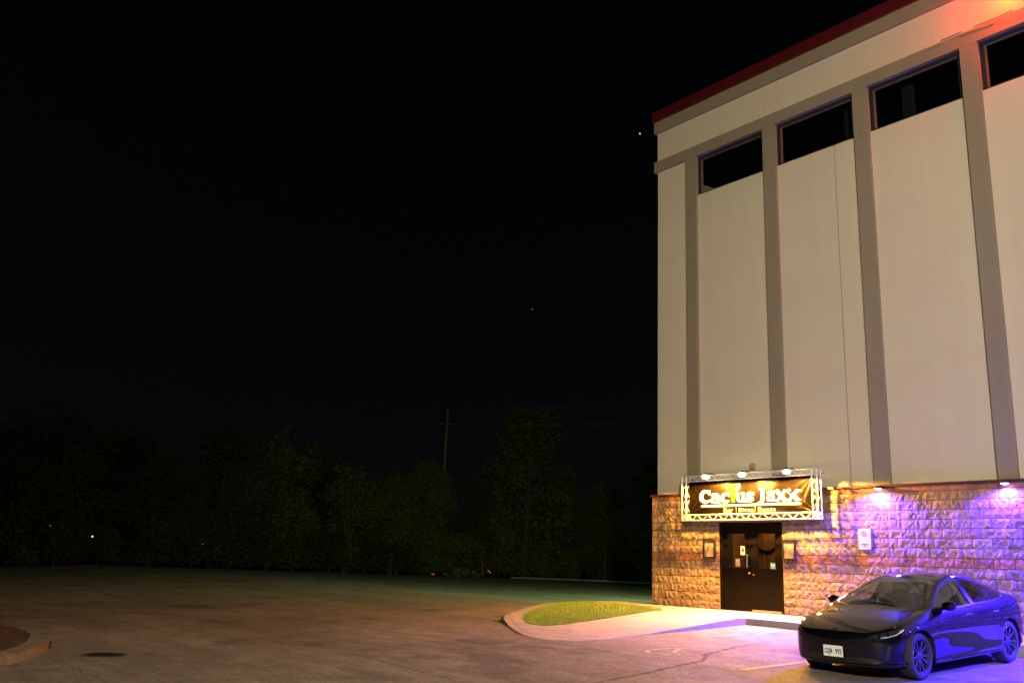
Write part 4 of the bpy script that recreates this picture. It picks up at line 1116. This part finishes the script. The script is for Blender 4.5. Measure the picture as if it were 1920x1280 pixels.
def which(c):
    x, y, z = c; ay = abs(y)
    if ay > .5 and any(inpoly(x, z, a) for a in ARCH): return None
    if z > .9 and ay > .4:
        if inpoly(x, z, DLO):
            if -1.86 < x < -1.74: return 'trim'
            return ('front' if x > -1.8 else 'rear') + '_side_window'
        if inpoly(x, z, DLOo): return 'trim'
    if z > .93 and x < -.25:
        if inpoly(x, y, WSF): return 'windshield'
        if inpoly(x, y, WSo) and x > -.62: return 'trim'
    if z > 1.2 and inpoly(x, y, ROOFG): return 'roof_glass'
    if z > 1.05 and inpoly(x, y, REARG): return 'rear_window'
    if x > .2 and ay > .3 and inpoly(ay, z, HL): return 'headlight'
    if x > .5 and inpoly(y, z, GRL): return 'grille'
    if x > .4 and ay > .5 and inpoly(ay, z, FOG): return 'grille'
    if z > .6 and x > -.6 and inpoly(x, y, HOODF): return 'hood' if inpoly(x, y, HDi) else None
    if ay > .6:
        if inpoly(x, z, D1): return 'front_door' if inpoly(x, z, D1i) else None
        if inpoly(x, z, D2): return 'rear_door' if inpoly(x, z, D2i) else None
    if x < -3.2 and ay > .25 and inpoly(x, z, TAIL): return 'tail_light'
    if x > .3 and inpoly(x, z, BMP): return 'bumper'
    return 'body'
groups = {}
for fc in cb.faces:
    c = fc.calc_center_median(); n = which(c)
    if n is None: continue
    if n in ('front_side_window', 'rear_side_window', 'front_door', 'rear_door', 'headlight', 'tail_light'): n = (n, 1 if c.y > 0 else -1)
    groups.setdefault(n, []).append(fc)

# materials of the car
M['paint'] = car_paint('grey_metallic_paint', (0.0025, 0.0025, 0.0035), (0.005, 0.0053, 0.015))
M['carglass'] = glass('car_glass', (0.50, 0.55, 0.54), 0.05)
M['darkglass'] = glass('dark_car_glass', (0.16, 0.17, 0.18), 0.06)
M['trim'] = mat('gloss_black_trim', (0.010, 0.010, 0.011), 0.18)
M['lamp_lens'] = glass('lamp_lens', (0.80, 0.82, 0.82), 0.06)
M['tail_red'] = mat('tail_red', (0.30, 0.01, 0.012), 0.12, coat=1.0)
M['chrome'] = mat('chrome', (0.75, 0.76, 0.78), 0.12, 1.0)
M['rubber'] = mat('tyre_rubber', (0.018, 0.018, 0.019), 0.75, bump=0.3, bscale=60, bdist=.004)
M['rim'] = mat('grey_alloy', (0.10, 0.10, 0.11), 0.33, 0.9)
M['cabin'] = mat('cabin_black', (0.020, 0.019, 0.019), 0.8)
M['headliner'] = mat('pale_headliner', (0.34, 0.34, 0.31), 0.9)
M['plate'] = mat('white_plate', (0.86, 0.87, 0.88), 0.35)
M['plate_blue'] = mat('plate_blue', (0.04, 0.08, 0.30), 0.4)
MATS = {'body': 'paint', 'hood': 'paint', 'front_door': 'paint', 'rear_door': 'paint', 'bumper': 'paint', 'trim': 'trim', 'grille': 'black', 'windshield': 'carglass', 'front_side_window': 'carglass', 'rear_side_window': 'darkglass', 'roof_glass': 'darkglass', 'rear_window': 'darkglass', 'headlight': 'lamp_lens', 'tail_light': 'tail_red'}
zf, zr_ = gz(CARX, CARY), gz(CARX - .07, CARY + 2.875)
car = empty('parked_car', (CARX, CARY, zf - .018))
car.rotation_euler = (0, math.atan2(zr_ - zf, 2.875) + R(.35), CARH)
car.scale = (1.03, 1.06, 1.03)
tag(car, 'dark grey electric sedan parked nose out at the right, its side glowing blue', 'car')
parts = {}
def skin(name, faces, m, inward=0.0):
    idx = {}; vv = []; nn = []; ff = []
    for fc in faces:
        q = []
        for a in fc.verts:
            if a not in idx:
                idx[a] = len(vv); vv.append(a.co - a.normal * inward); nn.append(a.normal.copy())
            q.append(idx[a])
        ff.append(q)
    me = bpy.data.meshes.new(name); me.from_pydata([p[:] for p in vv], [], ff); me.update()
    me.polygons.foreach_set('use_smooth', [True] * len(me.polygons))
    me.normals_split_custom_set_from_vertices([n[:] for n in nn])
    return put(name, me, m, car)
for k, fs in groups.items():
    nm = k if isinstance(k, str) else k[0]
    parts[k] = skin(nm, fs, M[MATS[nm]], .004 if nm in ('grille',) else 0.0)
lin = [fc for fc in cb.faces if not (abs(fc.calc_center_median().y) > .5 and any(inpoly(fc.calc_center_median().x, fc.calc_center_median().z, off(a, .01)) for a in ARCH)) and (which(fc.calc_center_median()) in (None, 'body', 'hood', 'front_door', 'rear_door', 'bumper', 'trim', 'grille', 'tail_light'))]
skin('inner_shell', lin, M['cabin'], .022)
cb.free()
# bright strip under the side windows
for s_ in (1, -1):
    b = MB(); pts = []
    for (x, z) in [DLO[i] for i in (1, 2, 3, 4, 5, 6)]:
        sec = catmull(section(x), 5); y = 0
        for p, q in zip(sec[:-1], sec[1:]):
            if p[1] <= z - .012 <= q[1] and p[0] > .4: y = p[0] + (q[0] - p[0]) * (z - .012 - p[1]) / (q[1] - p[1] + 1e-9)
        if y: pts.append((x, s_ * (y + .004), z - .012))
    b.tube(pts, .007, 6); b.build('window_trim', M['chrome'], car, True)
# wheel wells, wheels
def ring(b, prof, y0, s_, org, n=48): b.lathe([(r_, y0 + s_ * h) for r_, h in prof], n, 'y', org)
def wheel(cx, s_):
    yo = .885
    org = (cx, 0, .334)
    w = bpy.data.objects.new('wheel', None); COL.objects.link(w); w.parent = car
    prof = [(.222, -.025), (.240, -.010), (.262, .0), (.300, -.004), (.322, -.016), (.332, -.040), (.334, -.075), (.334, -.165), (.330, -.195), (.315, -.222), (.24, -.225), (.222, -.20)]
    b = MB(); ring(b, prof, s_ * yo, s_, org, 56); b.build('tyre', M['rubber'], w, 40)
    b = MB(); ring(b, [(.236, -.004), (.243, -.012), (.236, -.022), (.222, -.03), (.212, -.06), (.205, -.19)], s_ * yo, s_, org, 48)
    ring(b, [(0, -.030), (.028, -.030), (.034, -.034), (.060, -.040), (.066, -.055), (.066, -.08)], s_ * yo, s_, org, 24)
    for k in range(10):
        a = 2 * math.pi * k / 10 + (.13 if k % 2 else -.13)
        a2 = 2 * math.pi * k / 10 + (.04 if k % 2 else -.04)
        p = [(.050, a, .015), (.225, a2, .011)]
        q = []
        for (r_, an, hw), dep in zip(p, (-.036, -.014)):
            for sd in (-1, 1):
                t_ = an + sd * hw / r_
                q.append((cx + r_ * math.cos(t_), s_ * (yo + dep), .334 + r_ * math.sin(t_)))
                q.append((cx + r_ * math.cos(t_), s_ * (yo + dep - .03), .334 + r_ * math.sin(t_)))
        b.add(q, [(0, 2, 6, 4), (0, 4, 5, 1), (2, 3, 7, 6), (1, 5, 7, 3), (0, 1, 3, 2), (4, 6, 7, 5)])
    b.build('rim', M['rim'], w, 35)
    b = MB(); ring(b, [(.04, -.105), (.165, -.105), (.165, -.125), (.04, -.125)], s_ * yo, s_, org, 36); b.build('brake_disc', M['steel'], w, 35)
    b = MB(); b.lathe([(.125, s_ * (yo - .085)), (.18, s_ * (yo - .085)), (.18, s_ * (yo - .14)), (.125, s_ * (yo - .14))], 8, 'y', org, R(150) , R(205)); b.build('brake_caliper', M['brass'], w, 35)
    b = MB(); b.lathe([(.385, s_ * (yo + .012)), (.40, s_ * (yo - .03)), (.40, s_ * (yo - .34)), (.0, s_ * (yo - .345))], 30, 'y', (cx, 0, .335), R(-8), R(188)); b.build('wheel_well', M['cabin'], w, 40)
for cx in (0, -2.875):
    for s_ in (1, -1): wheel(cx, s_)
# mirrors
for s_ in (1, -1):
    b = MB(); b.lathe([(0, .10), (.045, .085), (.072, .04), (.078, 0), (.07, -.045), (.0, -.06)], 20, 'x', (0, 0, 0))
    vv = [(-.80 + p[0] * .75, s_ * (.955 + p[1] * 1.35), 1.005 + p[2] * .95) for p in b.v]
    b2 = MB().add(vv, b.f); mo = b2.build('side_mirror', M['paint'], car, 60)
    MB().tube([(-.80, s_ * .83, .955), (-.80, s_ * .88, .965), (-.80, s_ * .94, .975)], [.03, .022, .03], 10).build('mirror_arm', M['trim'], mo, 50)
    MB().lathe([(0, 0), (.06, 0), (.066, .006)], 20, 'x', (-.852, s_ * .955, 1.003)).build('mirror_glass', M['chrome'], mo, fix=False)
# headlight insides: dark bowl, projector eyes, light bar
for s_ in (1, -1):
    hl = parts[('headlight', s_)]
    b = MB()
    for (yy, zz, xx) in ((.60, .628, .64), (.69, .645, .55)): b.lathe([(0, .02), (.024, .016), (.034, .0), (.038, -.02)], 16, 'x', (xx, s_ * yy, zz))
    b.build('projector', M['chrome'], hl, 40)
    b = MB(); b.tube([(.70, s_ * .49, .622), (.64, s_ * .60, .607), (.555, s_ * .71, .620), (.47, s_ * .79, .655), (.36, s_ * .835, .72)], .011, 6); b.build('light_bar', M['print_white'], hl, 40)
    b = MB(); vv = []
    for (yy, zz) in HL:
        # bowl set back from the lens
        lo_, hi_ = .2, .845
        for _ in range(30):
            m_ = (lo_ + hi_) / 2
            if c_w(m_) * .985 > yy: lo_ = m_
            else: hi_ = m_
        vv.append((lo_ - .075, s_ * (yy - .012), zz))
    b.add(vv, [tuple(range(len(vv)))]); b.build('lamp_bowl', M['rim'], hl, fix=False)
# plate with its characters, round nose badge
pc = .395
pl = MB().box(.852, .858, -.155, .155, pc - .078, pc + .078, .002).build('number_plate', M['plate'], car)
MB().box(.844, .8515, -.165, .165, pc - .086, pc + .084).build('plate_holder', M['black'], pl)
def plate_text(s_, y0, y1, z0, size, m, bold=.003):
    o = text_mesh('plate_characters', s_, size, 0, 1, 0, m, pl, lambda x, z: 0, bold)
    for q in o.data.vertices: q.co = Vector((.8592, y0 + (y1 - y0) * q.co.x, z0 + q.co.z))
plate_text('CKJM', -.135, -.015, pc - .035, .10, M['plate_blue']); plate_text('993', .035, .135, pc - .035, .10, M['plate_blue'])
bd = MB(); n_ = [(-.055, .030), (-.030, .036), (0, .038), (.030, .036), (.055, .030), (.050, .018), (.028, .024), (.014, .024), (.004, -.048), (-.004, -.048), (-.014, .024), (-.028, .024), (-.050, .018)]
vv = []
for (yy, zz) in n_:
    z = .682 + zz * .55; x = .792 - (z - .66) * 1.45
    vv.append((x + .006 - abs(yy) * .1, yy, z + .012))
bd.add(vv, [tuple(range(len(vv)))]); bd.build('badge', M['chrome'], car, fix=False)
# door handles and wiper
for s_ in (1, -1):
    for x, d in ((-1.52, 'front_door'), (-2.42, 'rear_door')):
        sec = catmull(section(x), 5); z = .845; y = max(p[0] + (q[0] - p[0]) * (z - p[1]) / (q[1] - p[1]) for p, q in zip(sec[:-1], sec[1:]) if p[1] <= z <= q[1])
        MB().box(x - .10, x + .10, s_ * y - .004, s_ * y + .006, z - .011, z + .011, .004).build('door_handle', M['chrome'], parts[(d, s_)])
MB().tube([(-.42, .30, .998), (-.46, -.05, 1.022), (-.52, -.45, 1.02)], .008, 6).build('wiper', M['black'], car)
# cabin
cbn = MB(); cbn.box(-.55, -.30, -.66, .66, .55, .93); cbn.add([(-.45, -.70, .94), (-.45, .70, .94), (-.95, .68, .90), (-.95, -.68, .90), (-.95, .68, .72), (-.95, -.68, .72)], [(0, 1, 2, 3), (3, 2, 4, 5)])
cbn.box(-3.0, -.4, -.72, .72, .22, .30); cbn.build('dashboard', M['cabin'], car)
def seat(x, y):
    b = MB(); b.box(x - .28, x + .26, y - .25, y + .25, .36, .58, .06)
    bb = MB(); bb.box(-.09, .05, -.25, .25, 0, .60, .05); a = R(-20)
    b.add([(x - .27 + p[0] * math.cos(a) + p[2] * math.sin(a), y + p[1], .52 - p[0] * math.sin(a) + p[2] * math.cos(a)) for p in bb.v], bb.f)
    hb = MB(); hb.box(-.06, .03, -.13, .13, .60, .80, .04)
    b.add([(x - .27 + p[0] * math.cos(a) + p[2] * math.sin(a), y + p[1], .52 - p[0] * math.sin(a) + p[2] * math.cos(a)) for p in hb.v], hb.f)
    b.build('seat', M['cabin'], car, 50)
seat(-1.35, .37); seat(-1.35, -.37)
b = MB(); b.box(-2.7, -2.15, -.62, .62, .40, .62, .06); b.box(-2.85, -2.62, -.62, .62, .55, 1.05, .05); b.build('rear_seat', M['cabin'], car, 50)
b = MB(); b.lathe([(.165, -.013), (.178, 0), (.190, -.013), (.178, -.026), (.165, -.013)], 32, 'x', (0, 0, 0)); a = R(25)
b.v = [(-1.0 + p[0] * math.cos(a) - p[2] * math.sin(a), .37 + p[1], .86 + p[0] * math.sin(a) + p[2] * math.cos(a)) for p in b.v]
b.tube([(-1.0, .20, .86), (-.99, .37, .86), (-1.0, .54, .86)], .018, 8); b.build('steering_wheel', M['cabin'], car, 40)
MB().box(-.86, -.845, -.19, .19, .86, 1.08, .006).build('centre_screen', M['trim'], car)
for s_ in (1, -1):   # pale pillar linings
    for pts, rd in (([(-1.80, s_ * .735, .92), (-1.81, s_ * .63, 1.16), (-1.81, s_ * .51, 1.31)], [.05, .045, .03]), ([(-.66, s_ * .69, .95), (-.97, s_ * .585, 1.12), (-1.3, s_ * .49, 1.25)], .022), ([(-2.72, s_ * .64, 1.0), (-2.8, s_ * .52, 1.12), (-2.72, s_ * .45, 1.20)], .06)):
        MB().tube(pts, rd, 8).build('pillar_lining', M['headliner'], car, 40)
b = MB(); b.tube([(-1.34, -.48, 1.305), (-1.36, 0, 1.335), (-1.34, .48, 1.305)], .03, 8); b.build('header_lining', M['headliner'], car, 40)
MB().box(-1.20, -1.17, -.11, .11, 1.20, 1.26, .01).build('rear_view_mirror', M['trim'], car)
# ================================================================== trees, pole, far things
def tree_meshes(seed, h, rx, rz, n_leaf, lobes=9, leaf_s=.30, zlow=.12):
    """tapered trunk with limbs, crown of loose leaf clumps with gaps"""
    rnd = random.Random(seed); tr = MB()
    tr.tube([(0, 0, -.5), (rnd.uniform(-.1, .1), 0, h * .2), (rnd.uniform(-.3, .3), rnd.uniform(-.3, .3), h * .5), (rnd.uniform(-.4, .4), rnd.uniform(-.4, .4), h * .85)], [h * .028, h * .022, h * .014, .03], 8)
    cl = []
    for _ in range(lobes):
        a = rnd.uniform(0, 6.28); zz = rnd.uniform(zlow, .95); r_ = rx * math.sqrt(max(.05, 1 - (2 * zz - .85) ** 2)) * rnd.uniform(.35, .85)
        c = (r_ * math.cos(a), r_ * math.sin(a), zz * h * .93); s_ = rnd.uniform(.22, .42) * rx
        cl.append((c, s_)); tr.tube([(0, 0, h * rnd.uniform(.15, .5)), (c[0] * .5, c[1] * .5, c[2] * .85), c], [h * .010, h * .006, .02], 5)
    cl.append(((0, 0, h * .78), rx * .45)); cl.append(((0, 0, h * .5), rx * .5))
    lf = MB(); clumps = []
    for c, s_ in cl:
        for _ in range(15):
            d = Vector((rnd.gauss(0, 1), rnd.gauss(0, 1), rnd.gauss(0, .8))).normalized() * s_ * rnd.uniform(.45, 1.12)
            clumps.append((Vector(c) + d, rnd.uniform(.12, .3) * s_ + .15))
    while len(lf.f) < n_leaf:
        c, s_ = rnd.choice(clumps)
        p = c + Vector((rnd.gauss(0, s_), rnd.gauss(0, s_), rnd.gauss(0, s_ * .7)))
        if p.z < .2 or p.z > h * 1.03: continue
        a = Vector((rnd.gauss(0, 1), rnd.gauss(0, 1), rnd.gauss(0, .7))).normalized(); b_ = a.cross(Vector((rnd.gauss(0, 1), rnd.gauss(0, 1), rnd.gauss(0, 1)))).normalized()
        L = leaf_s * rnd.uniform(.6, 1.25); o = len(lf.v)
        lf.v += [tuple(p), tuple(p + a * L * .5 + b_ * L * .28), tuple(p + a * L), tuple(p + a * L * .5 - b_ * L * .28)]; lf.f.append((o, o + 1, o + 2, o + 3))
    return tr.mesh('trunk'), lf.mesh('crown')
TV = [tree_meshes(11, 9, 3.4, 4, 15000, 9, .2), tree_meshes(12, 9, 2.9, 4, 13000, 11, .2), tree_meshes(13, 9, 4.2, 3.5, 16000, 12, .2), tree_meshes(14, 9, 2.2, 4, 10000, 8, .2)]
SV = [tree_meshes(21, 3, 2.0, 1.4, 3200, 7, .22, .02), tree_meshes(22, 3, 2.4, 1.4, 3600, 8, .22, .02)]
def tree(kind, x, y, h, wid, rz, label, m='leaf_a', name='tree', cat='tree', group='trees along the far edge of the lot', tv=None):
    tv = tv or TV; tm, cm = tv[kind]; k = h / (9 if tv is TV else 3)
    t = empty(name, (x, y, gz(x, y) - .05), rz); t.scale = (k * wid, k * wid, k); tag(t, label, cat, group)
    put('trunk', tm, M['bark'], t)
    o = put('crown', cm, None, t)
    if len(cm.materials) == 0: cm.materials.append(M[m])
    o.material_slots[0].link = 'OBJECT'; o.material_slots[0].material = M[m]
    return t
TREES = [
    (2, -64.0, -8.0, 11.4, 1.2, .3, 'broad black tree cut by the left edge of the picture', 'leaf_b'),
    (2, -61.0, -3.2, 12.6, 1.0, 1.9, 'tallest tree of the dark mass at the far left', 'leaf_b'),
    (0, -63.5, 3.0, 11.0, 1.05, .9, 'dark tree right of the tall mass at the far left', 'leaf_b'),
    (1, -57.9, 4.5, 10.0, 1.10, 2.2, 'low rounded tree in the dip of the left tree line', 'leaf_b'),
    (0, -55.3, 8.7, 11.2, 1.0, .1, 'rounded tree where the tree line rises again left of centre', 'leaf_b'),
    (2, -55.5, 13.5, 12.0, .82, 2.9, 'broad tree with the highest crown between the far left mass and the utility pole', 'leaf_a'),
    (1, -60.5, 19.4, 12.6, .80, 1.2, 'tree stepping down to the right of the broad middle crown', 'leaf_b'),
    (3, -52.8, 19.4, 10.4, 1.05, .6, 'slim pointed tree left of the utility pole', 'leaf_a'),
    (1, -53.3, 24.2, 9.8, .90, 3.6, 'rounded tree just left of the utility pole', 'leaf_a'),
    (0, -53.9, 28.3, 10.3, .80, 4.4, 'tree at the foot of the utility pole', 'leaf_a'),
    (3, -53.5, 33.0, 10.6, 1.0, 5.2, 'narrow tree between the utility pole and the tallest crown', 'leaf_b'),
    (0, -52.5, 39.2, 16.8, .84, .4, 'tall tree with a domed crown rising right of the utility pole', 'leaf_a'),
    (1, -56.0, 46.2, 13.2, .75, 2.0, 'lower shoulder tree right of the tall domed tree', 'leaf_a'),
    (0, -52.5, 50.3, 10.2, .95, 1.0, 'low tree in the gap left of the building', 'leaf_a'),
    (3, -44.6, 49.6, 14.6, .80, 2.6, 'slender tree half hidden by the building corner', 'leaf_a'),
    (1, -47.0, 52.5, 9.5, .9, 5.0, 'leafy tree beneath the slender tree at the building corner', 'leaf_a'),
]
for k, x, y, h, wd, rz, lab, m in TREES: tree(k, x, y, h, wd, rz, lab, m)
rnd = random.Random(31)
for i in range(19):
    y = -9 + i * 3.05
    tree(i % 2, -52.9 - rnd.uniform(0, 1.2), y + rnd.uniform(-.6, .6), rnd.uniform(2.6, 4.4), rnd.uniform(.75, 1.0), rnd.uniform(0, 6.2), 'dark shrub in the unlit hedge row under the trees', 'leaf_b' if i < 12 else 'leaf_a', 'shrub', 'shrub', 'hedge shrubs under the trees', SV)
for i in range(6):
    tree(i % 2, -49 + i * 3.0 + rnd.uniform(-.5, .5), 50 + rnd.uniform(0, 1), rnd.uniform(2.8, 4.6), rnd.uniform(.75, 1.0), rnd.uniform(0, 6.2), 'faintly lit shrub behind the far kerb left of the building', 'leaf_a', 'shrub', 'shrub', 'shrubs behind the far kerb', SV)

# --- utility pole and its wires
PX, PY, PT = -60.8, 34.6, 16.84
up = empty('utility_pole', (PX, PY, -.3)); tag(up, 'wooden utility pole standing above the trees', 'utility pole')
MB().tube([(0, 0, 0), (.02, .02, PT + .3)], [.19, .13], 12).build('pole', M['polewood'], up, 40)
ad = Vector((17.0, -2.5, 0)).normalized(); nd = Vector((-ad.y, ad.x, 0))
ca = MB()
a_, b_ = Vector((0, 0, PT - 1.25)) + Vector((.5, .62, 0)).normalized() * -.75, Vector((0, 0, PT - 1.25)) + Vector((.5, .62, 0)).normalized() * .75
ca.tube([a_, b_], .05, 6); ca.build('cross_arm', M['polewood'], up)
for p in (a_, b_, Vector((.05, .05, PT + .28))): MB().lathe([(0, .16), (.04, .15), (.05, .08), (.03, .0)], 10, 'z', tuple(p)).build('insulator', M['grey'], up)
p2 = empty('utility_pole', (-10, 31, -.3)); tag(p2, 'next wooden utility pole, hidden behind the building', 'utility pole')
MB().tube([(0, 0, 0), (0, 0, 12.4)], [.19, .13], 12).build('pole', M['polewood'], p2, 40)
def wire(a, b, sag, label):
    a, b = Vector(a), Vector(b); pts = []
    for k in range(25):
        t = k / 24; p = a.lerp(b, t); p.z -= sag * 4 * t * (1 - t); pts.append(p)
    tag(MB().tube(pts, .018, 5).build('power_line', M['grey'], None), label, 'wire', 'overhead wires')
wire((PX + .05, PY + .05, PT), (-10, 31, 12.6), .5, 'topmost overhead wire from the pole tip to behind the building')
wire((PX + b_.x, PY + b_.y, PT - 1.45), (-10, 31.4, 11.4), .5, 'middle overhead wire from the cross arm')
wire((PX + a_.x, PY + a_.y, PT - 1.45), (-10, 30.6, 10.9), .6, 'lowest overhead wire from the cross arm')

# --- heap of dumped rubble with reflectors at the far edge of the lot
rp = empty('rubble_heap', (-46.3, 27.2, -.22)); tag(rp, 'heap of dumped rubble and branches at the far edge of the lot', 'rubble heap')
rr = random.Random(77); M['rubble'] = mat('rubble', (.07, .06, .05), .9, var=.4, scale=3); e = Vector((.60, .80, 0))
for i in range(34):
    u = rr.uniform(-1.35, 1.35); hgt = max(.05, .85 * (1 - (u / 1.5) ** 2)) * rr.random(); s_ = rr.uniform(.10, .30)
    bm = bmesh.new(); bmesh.ops.create_icosphere(bm, subdivisions=1, radius=s_)
    for q in bm.verts: q.co *= rr.uniform(.6, 1.2)
    me = MB().bm(bm).mesh('chunk'); bm.free()
    o = put('chunk', me, M['rubble'], rp); o.location = (e.x * u + rr.uniform(-.3, .3), e.y * u + rr.uniform(-.3, .3), hgt * .8 + s_ * .3)
for i in range(9):
    u = rr.uniform(-1.2, 1.2); a = rr.uniform(0, 6.28)
    MB().tube([(e.x * u, e.y * u, .2), (e.x * u + math.cos(a) * .5, e.y * u + math.sin(a) * .5, rr.uniform(.5, 1.0))], [.03, .012], 5).build('branch', M['bark'], rp)
MB().tube([(e.x * 1.75, e.y * 1.75, 0), (e.x * 1.6, e.y * 1.6, 1.5)], .03, 6).build('leaning_post', M['grey'], rp)
M['reflex'] = emis('red_reflector_glow', (1.0, .10, .02), 1.5)  # reflector discs, no lamps: the returned glint is put in as emission
def marker(x, y, z, dz, label):
    t = empty('reflector_marker', (x, y, -.22)); tag(t, label, 'reflector')
    MB().tube([(0, 0, 0), (0, 0, z + .1)], .02, 6).build('stake', M['black'], t)
    for s_ in (-1, 1):
        MB().lathe([(0, .0), (.04, -.01), (.055, -.03), (.04, -.05), (0, -.06)], 12, 'z', (.05 + s_ * .075 * .64, -.03 + s_ * .075 * .77, z - s_ * dz)).build('red_lens', M['reflex'], t, 40)
marker(-47.0, 24.6, .22, 0, 'pair of small glowing red reflectors left of the rubble heap')
marker(-44.6, 28.7, .62, .05, 'slanted pair of small glowing red reflectors on the right of the rubble heap')

# --- far lamps glimmering through the trees
def far_lamp(x, y, z, r_, st, label):
    t = empty('far_lamp', (x, y, gz(x, y))); tag(t, label, 'lamp', 'far lamps among the trees')
    MB().tube([(0, 0, 0), (0, 0, z - gz(x, y))], .02, 6).build('post', M['dark'], t)
    MB().lathe([(0, r_), (r_ * .7, r_ * .7), (r_, 0), (r_ * .7, -r_ * .7), (0, -r_)], 12, 'z', (0, 0, z - gz(x, y) + r_)).build('globe', emis('far_lamp_glow', (1, .92, .62), st), t, True)
far_lamp(-51.3, -1.6, 1.65, .055, 2.2, 'brightest far lamp glimmering low in the trees on the left')
far_lamp(-51.6, 6.4, 1.5, .045, .35, 'faint far lamp right of the bright one in the left trees')
far_lamp(-51.9, -4.3, 2.25, .045, .12, 'very faint far lamp at the extreme left of the trees')
def star(p, r_, st, label):
    bm = bmesh.new(); bmesh.ops.create_icosphere(bm, subdivisions=2, radius=r_)
    o = MB().bm(bm).build('star', emis('star_light', (1, .96, .85), st), None, True); bm.free(); o.location = p
    tag(o, label, 'star')
star((-1808, 1925, 1375), 2.6, .8, 'bright star beside the upper corner of the building')
star((-2197, 1823, 839), 1.7, .25, 'faint star in the middle of the night sky')
